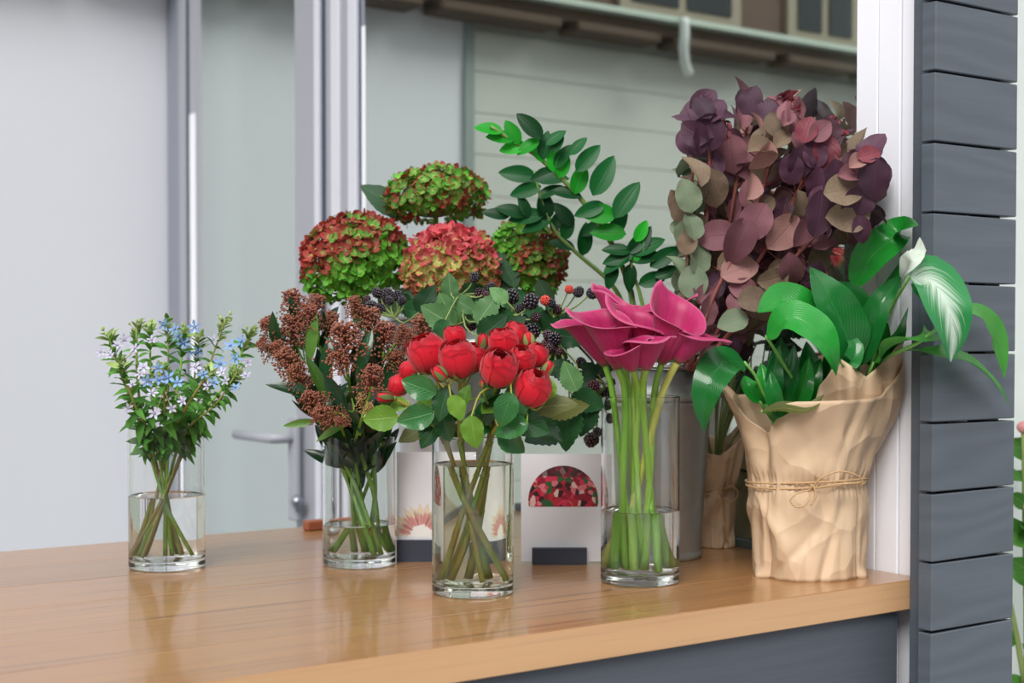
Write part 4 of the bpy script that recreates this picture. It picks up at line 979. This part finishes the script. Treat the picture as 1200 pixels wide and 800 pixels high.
def inside(x, y):
    r = False; j = len(poly)-1
    for i in range(len(poly)):
        xi, yi = poly[i]; xj, yj = poly[j]
        if (yi > y) != (yj > y) and x < (xj-xi)*(y-yi)/(yj-yi)+xi: r = not r
        j = i
    return r
brs = [('leafy branch of grey green and pink leaves forming the left edge', [(800, 420), (806, 340), (806, 260), (812, 200)], 1.99, 1.97),
       ('leafy branch with deep purple leaves topping out at the upper left', [(806, 425), (822, 330), (830, 230), (832, 145)], 1.98, 2.0),
       ('leafy branch ending in the tall purple leaf at the top', [(812, 425), (842, 330), (862, 220), (880, 125)], 2.03, 2.03),
       ('reddish branch with mauve leaves through the middle', [(808, 430), (835, 350), (880, 260), (922, 130)], 1.93, 1.93),
       ('leafy branch with wine red young tips at the upper right', [(815, 430), (868, 340), (925, 245), (968, 150)], 1.97, 1.90),
       ('leafy branch of dark purple and olive leaves leaning farthest right', [(820, 430), (890, 350), (960, 270), (1022, 200)], 1.96, 1.84)]
bp = []
for (lab, pts, d0, d1) in brs:
    t = thing('smoke_bush_branch', lab, 'branch', (B1.x, B1.y, TOP+.012), 'purple leaved branches in the metal bucket')
    Q = [W(x, y, d0+(d1-d0)*k/3) for k, (x, y) in enumerate(pts)]
    b0 = B1 + Vector((rnd.uniform(-1, 1), rnd.uniform(-1, 1), 0))*.03 + UPV*.012; P = spline([b0, B1 + RGT*.045 + FWD*rnd.uniform(-.03, .03) + UPV*.27] + Q, 30)
    ms = MB(); ms.tube(P, [.0042*(1.1-.6*j/len(P)) for j in range(len(P))], 8); bp.append((t, P, ms))
def sm_leaf(px, py, s_, deg, ty, var, dd=0.0, nrm=None):
    best = None
    for (t, P, ms) in bp:
        for j in range(int(len(P)*.3), len(P)):
            q = P[j]; sc = CAM + ray(px, py)*((q-CAM).dot(FWD)); L = (sc-q).length
            if best is None or L < best[0]: best = (L, t, P, ms, j, (q-CAM).dot(FWD))
    L, t, P, ms, j, d = best; d += dd; c = W(px, py, d)
    if deg is None:
        q = P[max(0, j-2)]; v = c-q; deg = math.degrees(math.atan2(v.dot(UPV), v.dot(RGT))) + rnd.uniform(-45, 45)
    dv = imgdir(deg, rnd.uniform(-.2, .3)); S = M(s_, d); base = c-dv*S*.5
    leaf_on(t, CL[ty][var], base, dv, nrm or facing(1.25, .35), S)
    q = P[max(0, j-1)]; ms.tube([q, q.lerp(base, .5)+UPV*.002, base+dv*S*.03], .0009, 4, False)
# the leaves that stand out in the photograph
for a in [(823, 124, 36, 120, 'd', 0), (838, 128, 34, 60, 'd', 0), (828, 148, 40, 200, 'd', 0), (812, 155, 40, 150, 'd', 0), (838, 160, 38, 240, 'd', 0), (822, 165, 34, 280, 'd', 0), (880, 118, 42, 78, 'd', 0), (872, 134, 34, 80, 'm', 1), (858, 182, 50, 275, 'm', 0),
          (818, 196, 46, 100, 'o', 1), (806, 228, 44, 105, 'g', 0), (812, 262, 40, 95, 'g', 0), (806, 282, 34, 80, 'o', 0), (820, 300, 44, 80, 'g', 0), (812, 328, 48, 100, 'g', 0), (836, 222, 50, 280, 'o', 0), (838, 276, 52, 180, 'm', 0), (866, 284, 62, 250, 'm', 1), (884, 262, 54, 240, 'm', 0),
          (918, 274, 54, 230, 'p', 0), (900, 170, 52, 20, 'o', 1), (920, 160, 36, 50, 'o', 1), (938, 192, 44, 260, 'd', 0), (928, 200, 40, 280, 'd', 0), (955, 178, 40, 100, 'd', 0), (968, 180, 44, 260, 'r', 0), (978, 206, 40, 270, 'd', 0), (958, 218, 44, 265, 'd', 0), (938, 246, 48, 280, 'o', 1),
          (992, 222, 54, 10, 'o', 0), (995, 252, 56, 190, 'o', 0), (1005, 238, 52, 240, 'd', 0), (1024, 212, 54, 265, 'd', 0), (1020, 180, 30, 20, 'r', 0), (1008, 186, 34, 40, 'p', 1), (1000, 202, 36, 10, 'm', 1), (1010, 270, 38, 280, 'd', 1), (962, 252, 60, 270, 'd', 0), (945, 270, 46, 250, 'm', 1), (928, 320, 50, 280, 'm', 1),
          (905, 328, 40, 200, 'o', 0), (870, 338, 36, 170, 'm', 0), (861, 352, 28, 90, 'm', 0), (886, 350, 44, 10, 'o', 0), (858, 376, 40, 190, 'g', 0), (885, 216, 40, 60, 'p', 1), (876, 200, 40, 200, 'm', 1), (895, 186, 44, 250, 'p', 1), (925, 135, 30, 60, 'm', 1), (918, 128, 30, 110, 'm', 1), (946, 150, 36, 75, 'r', 0), (963, 152, 34, 40, 'm', 0)]:
    sm_leaf(*a, dd=-.03, nrm=facing(.55, .15))
pts_ = []
tries = 0
while len(pts_) < 260 and tries < 20000:
    tries += 1; x = rnd.uniform(792, 1040); y = rnd.uniform(105, 425)
    if not inside(x, y) or any((x-a)**2+(y-b)**2 < 9.5**2 for a, b in pts_): continue
    pts_.append((x, y)); z = rnd.random()
    if x < 826 and y > 185: ty = 'g' if z < .7 else 'o'
    elif y < 190 and x < 860: ty = 'd' if z < .8 else 'm'
    elif x > 930 and y < 265: ty = 'd' if z < .6 else ('m' if z < .8 else 'o')
    elif y > 330: ty = 'd' if z < .4 else ('o' if z < .7 else 'm')
    else: ty = 'm' if z < .35 else ('o' if z < .62 else ('p' if z < .72 else 'd'))
    sm_leaf(x, y, rnd.uniform(32, 50), None, ty, rnd.randint(0, 1), dd=rnd.uniform(-.01, .09))
for (tx, ty_) in ((922, 110), (975, 143), (968, 150), (930, 118), (985, 150), (848, 150)):
    for k in range(5): sm_leaf(tx+rnd.uniform(-8, 8), ty_+rnd.uniform(-8, 8), rnd.uniform(9, 17), rnd.uniform(20, 160), 'r', 1)
for i, (t, P, ms) in enumerate(bp): ms.obj('stem', STEM_RED, t)
# ================================================================ paper wrapped pots
def paper_mat():
    k = NT('brown kraft paper'); n = k.noise(6, 5, k.obj(), .6); f = k.noise(60, 3, k.obj((1, 1, .3)))
    c = k.mix(n, lin((218, 186, 152)), lin((238, 212, 180))); c = k.mix(k.math('MULTIPLY', f, .25), c, lin((190, 152, 116)))
    v = k.n('ShaderNodeTexVoronoi'); dn = k.n('ShaderNodeTexNoise'); dn.inputs['Scale'].default_value = 9; ob = k.obj(); k.l(ob, dn.inputs[0])
    vm = k.n('ShaderNodeVectorMath', operation='MULTIPLY_ADD'); k.l(dn.outputs['Color'], vm.inputs[0]); vm.inputs[1].default_value = (.07, .07, .07); k.l(ob, vm.inputs[2]); k.l(vm.outputs[0], v.inputs['Vector']); v.inputs['Scale'].default_value = 17
    h = k.math('ADD', v.outputs['Distance'], k.math('MULTIPLY', f, .03)); return k.bsdf(c, .5, 0, .35, h, .75, .014, trans=.12)
PAPER = paper_mat(); TWINE = plain('tan jute twine', (196, 160, 118), .85, scale=200, var=.2, bump=.8); SOIL = plain('dark potting soil', (48, 38, 30), .95, scale=60, var=.3, bump=1, bdist=.004)
POTM = plain('brown plastic nursery pot', (110, 70, 50), .5)
def interp(tab, x):
    for (a, va), (b_, vb) in zip(tab, tab[1:]):
        if x <= b_: q = (x-a)/(b_-a); return va+(vb-va)*q
    return tab[-1][1]
def wrap(parent, c, Rt, Ht, zt, seed, creases=46, scale=1.0, sub='paper_wrap', dents=()):
    """Rt: radius by height; Ht: top height by azimuth (0 = toward the camera, + = right in the picture)"""
    rs = random.Random(seed); NA, NZ = 200, 46
    cr_ = [(rs.uniform(-math.pi, math.pi), rs.uniform(.0, .26)*scale, rs.uniform(-1, 1), rs.uniform(.3, 1), rs.uniform(.0015, .0055)*rs.choice((-1, 1)), rs.uniform(.010, .045)) for _ in range(creases)]
    rows = []; uvs = []
    for i in range(NZ+1):
        row = []
        for j in range(NA):
            phi = j/NA*360-180; z = Ht(phi)*i/NZ; a = math.radians(phi)
            r = Rt(z, phi)
            for (a0, z0, kx, kz, am, wd) in cr_:
                da = (a-a0+math.pi) % (2*math.pi) - math.pi; du = da*.08; dz = z-z0
                dist = abs(du*kz*1.2 + dz*kx); along = abs(du*kx-dz*kz)
                if dist < wd and along < .09: r += am*(1-dist/wd)*(1-(along/.09)**2)
            # cinch by the twine
            g = math.exp(-((z-zt)/.012)**2); r -= g*(.0045 + .0022*math.sin(phi*.9+seed)+.0012*math.sin(phi*2.3))
            r += .0010*math.sin(phi*.25+seed)*min(1, z/.1) + (.0016*abs(math.sin(phi*.16+2))*(1-min(1, z/.11)))
            for (p0, wdt, zc, hz, am) in dents:
                q = math.exp(-((phi-p0)/wdt)**2 - ((z-zc)/hz)**2); r += am*q
            d = -FWD*math.cos(a) + RGT*math.sin(a); pp = c + d*r + UPV*z
            if pp.x > 1.522: pp.x = 1.522 - .0008*math.sin(z*60)
            row.append(pp); uvs.append((j/NA, i/NZ))
        rows.append(row)
    b = MB().grid(rows, uvs, True); o = b.obj(sub, PAPER, parent)
    so = o.modifiers.new('thick', 'SOLIDIFY'); so.thickness = .0007; so.offset = -1
    return o
C_P = on_z(945, 672, TOP); DP = (C_P-CAM).dot(FWD)
pl_ = thing('peace_lily', 'peace lily with large glossy leaves, wrapped in kraft paper, beside the white corner post', 'potted plant', C_P, 'paper wrapped potted plants')
K = DP/F
def flap():
    cols = [(955, 470, -.052), (960, 452, -.05), (968, 443, -.048), (977, 430, -.05), (986, 421, -.045), (1000, 430, -.05), (1015, 441, -.04), (1028, 431, -.028), (1044, 414, -.022), (1057, 399, -.012), (1060, 415, .0), (1062, 440, .008), (1064, 462, .01)]
    rows = []; n = len(cols)
    fine = []
    for a, b_ in zip(cols, cols[1:]):
        for q in range(4): fine.append(tuple(a[i]+(b_[i]-a[i])*q/4 for i in range(3)))
    fine.append(cols[-1])
    for i in range(15):
        row = []
        for (x, yt, dd) in fine:
            yb = 508 if x < 1035 else 508-(x-1035)*.8; y = yb+(yt-yb)*i/14; xx = x - (1-i/14)*max(0, x-1030)*.5
            p = W(xx, y, DP+dd+.006*math.sin(x*.09+i*.25)*(i/14)-.004*math.sin(x*.21)); p.x = min(p.x, 1.519); row.append(p)
        rows.append(row)
    o = MB().grid(rows).obj('paper_flap', PAPER, pl_)
    so = o.modifiers.new('thick', 'SOLIDIFY'); so.thickness = .0007
flap()
HT = [(-180, .262), (-150, .235), (-125, .235), (-103, .264), (-88, .258), (-70, .215), (-56, .190), (-45, .192), (-36, .226), (-20, .232), (0, .233), (24, .234), (44, .235), (58, .238), (70, .250), (84, .278), (98, .300), (116, .335), (136, .325), (150, .292), (165, .286), (180, .262)]
def RP(z, phi):
    front = max(0, math.cos(math.radians(phi))); side = abs(math.sin(math.radians(phi)))
    r = interp([(0, .0685), (.06, .072), (.12, .0795), (.16, .088), (.20, .0985), (.26, .116), (.33, .128)], z)
    if phi > 60: r += .014*min(1, (phi-60)/40)*min(1, max(0, z-.15)/.06)
    if phi > 60: r -= .022*min(1, (phi-60)/40)*max(0, z-.24)/.09
    r *= 1 - .10*front*min(1, z/.1)*(1 if z < .25 else .6)
    return r
wrap(pl_, C_P, RP, lambda p: interp(HT, p), .125, 3, 60, dents=[(-58, 9, .175, .04, -.020), (-42, 6, .13, .05, .006), (-56, 2.5, .05, .045, -.013), (56, 2.5, .05, .045, -.013), (66, 9, 0, .010, .009), (-68, 9, 0, .010, .009), (95, 14, .22, .05, .008), (70, 10, .26, .05, -.016)])
# the front fold of the sheet with its straight top edge, and the little fins at the foot
for (p0, p1) in ():
    fb = MB()
    r0 = .070
    vs = []
    for (ph, rr, z) in ((p0, r0, .0012), (p1, r0, .0012), ((p0+p1)/2, r0+.018, .001), ((p0+p1)/2, r0+.002, .03)):
        a = math.radians(ph); vs.append(C_P + (-FWD*math.cos(a)+RGT*math.sin(a))*rr + UPV*z)
    fb.add(vs, [(0, 2, 3), (2, 1, 3)])
    fb.obj('paper_fold', PAPER, pl_, smooth=False)
MB().lathe([(.0, .004), (.046, .004), (.053, .158), (.055, .158), (.055, .166), (.053, .166), (.051, .150), (0, .150)], C_P, 40).obj('inner_pot', POTM, pl_)
MB().lathe([(0, .153), (.03, .156), (.0505, .151)], C_P, 24).obj('soil', SOIL, pl_)
def twine(parent, c, R, z, loops, seed, tilt=.003):
    b = MB(); rs = random.Random(seed)
    for dz in (0, .0048):
        pts = []
        for k in range(73):
            a = math.radians(k*5); phi = k*5-180 if k <= 36 else k*5-180
            r = R(z, (phi+180) % 360-180) - .0005 + .0006*math.sin(k*.7+dz*900); d = -FWD*math.cos(math.radians(phi))+RGT*math.sin(math.radians(phi))
            pts.append(c + d*r + UPV*(z+dz+.0018*math.sin(math.radians(phi*1.5)+dz*300)+tilt*math.sin(math.radians(phi))))
        b.tube(pts, .0013, 6, False)
    o = b.obj('twine', TWINE, parent); bw = MB()
    for L in loops: bw.tube(spline(L, 22), .0012, 6)
    bw.obj('bow', TWINE, o); return o
fd = DP-.084
wp = lambda x, y, e=0: W(x, y, fd-e)
twine(pl_, C_P, lambda z, p: RP(z, p)+.0005, .122, [
    [wp(952, 573, .004), wp(962, 560, .016), wp(985, 552, .014), wp(1008, 559, .0), wp(1011, 569, -.006)],
    [wp(950, 574, .006), wp(936, 577, .013), wp(926, 586, .012), wp(934, 594, .014), wp(945, 590, .014), wp(950, 576, .007)],
    [wp(948, 576, .006), wp(952, 568, .010), wp(956, 580, .010), wp(950, 592, .010)],
    [wp(951, 573, .004), wp(975, 568, .008), wp(1000, 566, .003), wp(1015, 566, -.02)]], 1)

def stalk_blade(t, stalk, mid, width, mat, nrm=None, cup=.25, ripple=.06, seed=0, sr=.0022, prof=None, twist=0, label=None, nv=22):
    """stalk: px,py,d points from the soil; mid: points of the midrib"""
    def cl(p):      # keep clear of the slatted screen and the corner column
        x, y, d = p; r_ = ray(x, y)
        if x > 1060: d = min(d, 1.150/r_.y)
        if d*r_.x > 1.51 and d*r_.y > 1.19: d = 1.51/r_.x
        return W(x, y, d)
    S = [cl(p) for p in stalk]; Bm = [cl(p) for p in mid]; root = C_P + UPV*.156 + Vector((rnd.uniform(-1, 1), rnd.uniform(-1, 1), 0))*.02
    P = spline([root] + S + [Bm[0]], 14)
    b = MB(); b.cur = 0; dm = sum(p[2] for p in mid)/len(mid)
    blade(b, Bm, M(width, dm), nrm or facing(.2, .4), nu=8, nv=nv, cup=cup, ripple=ripple, seed=seed, twist=twist, **({'prof': prof} if prof else {}))
    o = b.obj('leaf', mat, t, label=label)
    MB().tube(P, [sr*(1.2-.3*j/len(P)) for j in range(len(P))], 7).obj('leaf_stalk', STEM_LILY, o)
    return o
pt = lambda v: math.sin(math.pi*v**.62)**.85 if v < 1 else 0
d0 = DP
sb = lambda *a, **k: stalk_blade(pl_, *a, **k)
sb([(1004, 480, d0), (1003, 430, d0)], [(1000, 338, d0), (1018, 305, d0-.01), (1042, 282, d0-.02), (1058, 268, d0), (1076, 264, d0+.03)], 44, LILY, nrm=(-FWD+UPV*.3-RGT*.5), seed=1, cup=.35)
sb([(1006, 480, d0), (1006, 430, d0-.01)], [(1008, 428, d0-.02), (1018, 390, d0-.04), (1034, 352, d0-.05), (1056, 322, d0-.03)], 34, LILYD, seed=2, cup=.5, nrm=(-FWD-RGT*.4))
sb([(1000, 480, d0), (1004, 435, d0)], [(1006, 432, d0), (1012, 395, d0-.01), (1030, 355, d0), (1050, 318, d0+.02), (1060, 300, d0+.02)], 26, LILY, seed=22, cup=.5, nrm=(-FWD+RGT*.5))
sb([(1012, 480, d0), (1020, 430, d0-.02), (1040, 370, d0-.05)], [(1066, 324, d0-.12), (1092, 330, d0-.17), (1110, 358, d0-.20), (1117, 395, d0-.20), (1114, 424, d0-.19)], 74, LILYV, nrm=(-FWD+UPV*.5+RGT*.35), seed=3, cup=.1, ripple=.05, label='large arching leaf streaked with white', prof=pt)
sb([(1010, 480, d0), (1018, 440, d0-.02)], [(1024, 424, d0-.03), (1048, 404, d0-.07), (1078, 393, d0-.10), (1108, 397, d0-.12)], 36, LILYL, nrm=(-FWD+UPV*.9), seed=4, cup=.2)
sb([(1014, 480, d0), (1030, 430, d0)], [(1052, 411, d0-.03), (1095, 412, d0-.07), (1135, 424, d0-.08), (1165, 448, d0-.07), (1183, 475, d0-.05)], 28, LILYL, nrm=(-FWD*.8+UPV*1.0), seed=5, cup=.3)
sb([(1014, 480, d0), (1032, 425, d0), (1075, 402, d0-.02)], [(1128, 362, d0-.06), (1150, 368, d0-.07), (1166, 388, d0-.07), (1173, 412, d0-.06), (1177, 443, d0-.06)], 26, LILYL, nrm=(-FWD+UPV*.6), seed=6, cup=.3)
sb([(1150, 370, d0-.06)], [(1164, 394, d0-.065), (1172, 410, d0-.06), (1176, 428, d0-.06), (1176, 444, d0-.055)], 12, LILYW, nrm=(-FWD+RGT*.4), seed=7, label='pale white hanging leaf tip') if False else None
sb([(1012, 480, d0), (1026, 410, d0-.01), (1046, 345, d0-.02)], [(1056, 328, d0-.02), (1066, 308, d0-.03), (1078, 296, d0-.03), (1078, 278, d0-.02)], 20, LILYW, nrm=(-FWD-RGT*.6), seed=8, cup=.6, label='narrow white spathe')
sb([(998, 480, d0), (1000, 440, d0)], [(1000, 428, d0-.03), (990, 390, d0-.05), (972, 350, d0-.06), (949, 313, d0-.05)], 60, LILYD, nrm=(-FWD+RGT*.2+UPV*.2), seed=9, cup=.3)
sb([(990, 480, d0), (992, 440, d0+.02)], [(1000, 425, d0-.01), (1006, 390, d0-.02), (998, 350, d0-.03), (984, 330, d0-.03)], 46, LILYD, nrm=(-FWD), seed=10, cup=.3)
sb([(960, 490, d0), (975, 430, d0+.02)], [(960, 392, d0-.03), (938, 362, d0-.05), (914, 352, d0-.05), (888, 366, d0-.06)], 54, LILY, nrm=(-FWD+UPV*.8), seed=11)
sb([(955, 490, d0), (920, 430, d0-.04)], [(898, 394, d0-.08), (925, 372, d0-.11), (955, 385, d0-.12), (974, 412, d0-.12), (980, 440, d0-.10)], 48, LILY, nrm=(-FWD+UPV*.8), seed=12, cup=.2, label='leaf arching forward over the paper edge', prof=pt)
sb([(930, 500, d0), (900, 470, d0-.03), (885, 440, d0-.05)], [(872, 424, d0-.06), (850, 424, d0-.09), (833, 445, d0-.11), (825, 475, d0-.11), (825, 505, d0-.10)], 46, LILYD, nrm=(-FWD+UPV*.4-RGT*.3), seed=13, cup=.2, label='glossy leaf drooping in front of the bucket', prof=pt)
for i, (x0, y0, x1, y1, w_, dd) in enumerate([(905, 480, 913, 405, 24, -.03), (918, 484, 931, 404, 26, -.02), (928, 488, 948, 418, 24, -.02), (896, 474, 892, 425, 22, -.01), (938, 480, 962, 420, 26, .0), (912, 488, 900, 430, 20, -.04), (890, 470, 872, 440, 22, -.02), (948, 470, 945, 400, 30, .03), (965, 470, 980, 380, 34, .04), (985, 470, 985, 375, 30, .02), (920, 470, 915, 395, 34, .04), (1020, 430, 1040, 378, 26, .03), (1030, 428, 1064, 360, 26, .02)]):
    sb([(x0*.6+945*.4, 500, d0)], [(x0, y0, d0+dd), ((x0+x1)/2+rnd.uniform(-4, 4), (y0+y1)/2, d0+dd-.01), (x1, y1, d0+dd)], w_, rnd.choice([LILYD, LILY]), seed=20+i, cup=.45, nrm=facing(.5, .1))
sb([(935, 500, d0), (920, 488, d0-.05)], [(892, 482, d0-.075), (918, 478, d0-.09), (945, 480, d0-.095), (966, 462, d0-.09)], 24, OLIVELEAF, nrm=(-FWD*.6+UPV), seed=40, label='curled olive leaf on the paper edge')
sb([(935, 500, d0), (920, 485, d0-.05)], [(905, 496, d0-.07), (912, 485, d0-.08), (930, 478, d0-.085), (950, 488, d0-.08)], 20, LILY, nrm=(-FWD*.8+UPV), seed=41)
sb([(1000, 470, d0), (992, 430, d0-.01)], [(990, 410, d0-.02), (996, 425, d0-.05), (1002, 405, d0-.05), (985, 385, d0-.03)], 22, LILYD, seed=42)

# the second wrapped pot half hidden behind the bucket
C_Q = on_z(838, 640, TOP); DQ = (C_Q-CAM).dot(FWD); C_Q = C_Q
p2 = thing('wrapped_plant', 'small dark leaved plant in crumpled kraft paper, half hidden behind the metal bucket', 'potted plant', C_Q, 'paper wrapped potted plants')
def RQ(z, phi): return interp([(0, .026), (.09, .029), (.13, .037), (.19, .05)], z)
wrap(p2, C_Q, RQ, lambda p: interp([(-180, .165), (-90, .15), (0, .14), (60, .17), (90, .185), (130, .16), (180, .165)], p), .088, 5, 30, .6)
fq = DQ-.03; wq = lambda x, y, e=0: W(x, y, fq-e)
twine(p2, C_Q, lambda z, p: RQ(z, p)+.0, .082, [[wq(848, 574), wq(856, 569, .01), wq(864, 575, .01), wq(862, 585, .01), wq(852, 588, .01), wq(845, 580)], [wq(846, 578), wq(848, 605, .004), wq(854, 636, .005)]], 2)
MB().lathe([(0, .11), (.02, .115), (.031, .11)], C_Q, 20).obj('soil', SOIL, p2)
dl = MB()
for i in range(26):
    a = rnd.uniform(0, 6.28); u_ = Vector((math.cos(a), math.sin(a), 0)); L = rnd.uniform(.10, .22); sp_ = rnd.uniform(.02, .07)
    P = spline([C_Q+UPV*.11, C_Q+UPV*(.11+L*.5)+u_*sp_*.4, C_Q+UPV*(.11+L)+u_*sp_], 6)
    MB().tube(P, .0012, 5).obj('stem', STEM_BR, p2)
    leaf_on(p2, BRL[1] if i % 3 else CL['d'][0], P[-1]-u_*.01, (u_+UPV*rnd.uniform(-.2, .8)), facing(.8, .3), rnd.uniform(.05, .075))

# ================================================================ white cards on dark blocks
CARD = plain('white card', (232, 232, 238), .5, var=.01); BLK = plain('dark slate block', (50, 56, 70), .55, var=.08, scale=40)
def print_mat():
    k = NT('printed bouquet photograph'); v = k.n('ShaderNodeTexVoronoi'); v.inputs['Scale'].default_value = 150; k.l(k.obj(), v.inputs[0])
    sp_ = k.n('ShaderNodeSeparateXYZ'); k.l(v.outputs['Color'], sp_.inputs[0]); n = k.noise(26, 2, k.obj())
    u, w_ = k.uv()
    c = k.ramp(sp_.outputs[0], [(0, lin((150, 24, 50))), (.18, lin((214, 50, 84))), (.36, lin((60, 24, 34))), (.5, lin((222, 120, 130))), (.62, lin((50, 96, 56))), (.78, lin((190, 40, 56))), (.9, lin((226, 190, 180))), (1, lin((40, 20, 26)))])
    c.node.color_ramp.interpolation = 'CONSTANT'
    dk = k.ramp(k.math('ADD', w_, k.math('MULTIPLY', n, .5)), [(.95, (0, 0, 0, 1)), (1.1, (1, 1, 1, 1))]); c = k.mix(k.math('MULTIPLY', dk, .75), c, lin((70, 34, 46)))
    return k.bsdf(c, .4)
PRN = print_mat()
def card(px, py, w, h, lab, bw, bh, boff, yaw=0, bfwd=.012):
    c = on_z(px, py, TOP); t = thing('photo_card', lab, 'card', c, 'white picture cards on dark blocks')
    R = (RGT*math.cos(yaw)-FWD*math.sin(yaw)); Nn = (-FWD*math.cos(yaw)-RGT*math.sin(yaw))
    def q(x, y, z): return c + R*x + Nn*y + UPV*z
    def slab(x0, x1, y0, y1, z0, z1, name, mat, par=t, tl=0):
        vs = [q(x, y + (z*tl), z) for z in (z0, z1) for (x, y) in ((x0, y0), (x1, y0), (x1, y1), (x0, y1))]
        return MB().add(vs, [(3, 2, 1, 0), (4, 5, 6, 7), (0, 1, 5, 4), (1, 2, 6, 5), (2, 3, 7, 6), (3, 0, 4, 7)]) if False else _slab(vs, name, mat, par)
    def _slab(vs, name, mat, par):
        b = MB(); b.add(vs, [(0, 1, 2, 3), (7, 6, 5, 4), (4, 5, 1, 0), (5, 6, 2, 1), (6, 7, 3, 2), (7, 4, 0, 3)]); return b.obj(name, mat, par, smooth=False)
    o = slab(-w/2, w/2, -.0015, .0005, .003, h, 'card', CARD)
    slab(-bw/2+boff, bw/2+boff, -.012, bfwd, 0, bh, 'block', BLK)
    return t, q, o
KD = 2.0
t1, q1, o1 = card(660, 660, .117, .152, 'white card with a round topped photograph of a red bouquet, beside the tallest vase', .0755, .0225, -.0055)
b = MB(); rr = .0485; zc = .088; pts = []
x0 = .000; base = .079
ring = []
for k in range(33):
    a = math.radians(-12 + 204*k/32); ring.append((x0+rr*math.cos(a), base+.0085+rr*math.sin(a)))
ring = [(x, max(base, z)) for x, z in ring]
vs = [q1(x, .0009, z) for x, z in ring]; uv = [((x-x0)/rr/2+.5, (z-base)/(.057)) for x, z in ring]
b.add(vs, [tuple(range(len(vs)))], uv); b.obj('printed_photo', PRN, t1, smooth=False)
t2, q2, o2 = card(512, 657, .112, .153, 'white card with a protea photograph, between the skimmia and rose vases', .112, .030, 0, bfwd=.008)
PC = plain('printed cream petals', (232, 214, 190), .5); PK = plain('printed coral petals', (212, 146, 142), .5); PW = plain('printed white centre', (240, 236, 232), .5)
b = MB(); fan = MB(); ctr = MB(); rs = random.Random(4)
for (lay, n_, L0, mt, wz, yo) in ((b, 17, .040, PC, .0042, .0007), (fan, 19, .032, PK, .0022, .0009)):
    for k in range(n_):
        a = math.radians(8+164*k/(n_-1)+rs.uniform(-3, 3)); L = L0*rs.uniform(.85, 1.1); cx, cz = -.022, .036
        ca, sa = math.cos(a), math.sin(a); s0 = .5 if lay is fan else .2
        lay.add([q2(cx+ca*L*s0-sa*wz*.5, yo, cz+sa*L*s0+ca*wz*.5), q2(cx+ca*L*s0+sa*wz*.5, yo, cz+sa*L*s0-ca*wz*.5), q2(cx+ca*L*.85+sa*wz, yo, cz+sa*L*.85-ca*wz), q2(cx+ca*L*1.1, yo, cz+sa*L*1.1), q2(cx+ca*L*.85-sa*wz, yo, cz+sa*L*.85+ca*wz)], [(0, 1, 2, 3, 4)])
ctr.add([q2(-.022+.018*math.cos(a*math.pi/10), .0008, .033+.020*abs(math.sin(a*math.pi/10))) for a in range(11)], [tuple(range(11))])
b.obj('printed_petals', PC, t2, smooth=False); ctr.obj('printed_centre', PW, t2, smooth=False); fan.obj('printed_petal_tips', PK, t2, smooth=False)

# ================================================================ flowering shrub beyond the screen
sc_ = CAM + ray(1197, 500)*2.25
sc_ = Vector((sc_.x+.06, sc_.y+.02, 0)) if sc_.y < 1.4 else Vector((sc_.x, 1.35, 0))
shb = thing('garden_shrub', 'green shrub with pink blooms beyond the slatted screen at the right edge', 'shrub', sc_)
SHL = leaf_mesh('shrub_leaf', TWLEAF, w=.5, cup=.2, curl=.2); SHF = plain('pink shrub bloom', (222, 150, 150), .6)
for k in range(5):
    P = spline([sc_+Vector((rnd.uniform(-.02, .02), rnd.uniform(-.02, .02), 0)), sc_+Vector((rnd.uniform(-.05, .05), rnd.uniform(-.04, .04), .6)), sc_+Vector((rnd.uniform(-.09, .09), rnd.uniform(-.06, .06), rnd.uniform(.95, 1.22)))], 12)
    MB().tube(P, .005, 6).obj('stem', STEM_BR, shb)
    for j in range(16):
        q = P[rnd.randint(5, len(P)-1)]; a = rnd.uniform(0, 6.28); leaf_on(shb, SHL, q, Vector((math.cos(a), math.sin(a), .4)), facing(.9, .6), rnd.uniform(.05, .08))
    MB().ico(P[-1], .012, .9, 1).obj('bloom', SHF, shb)
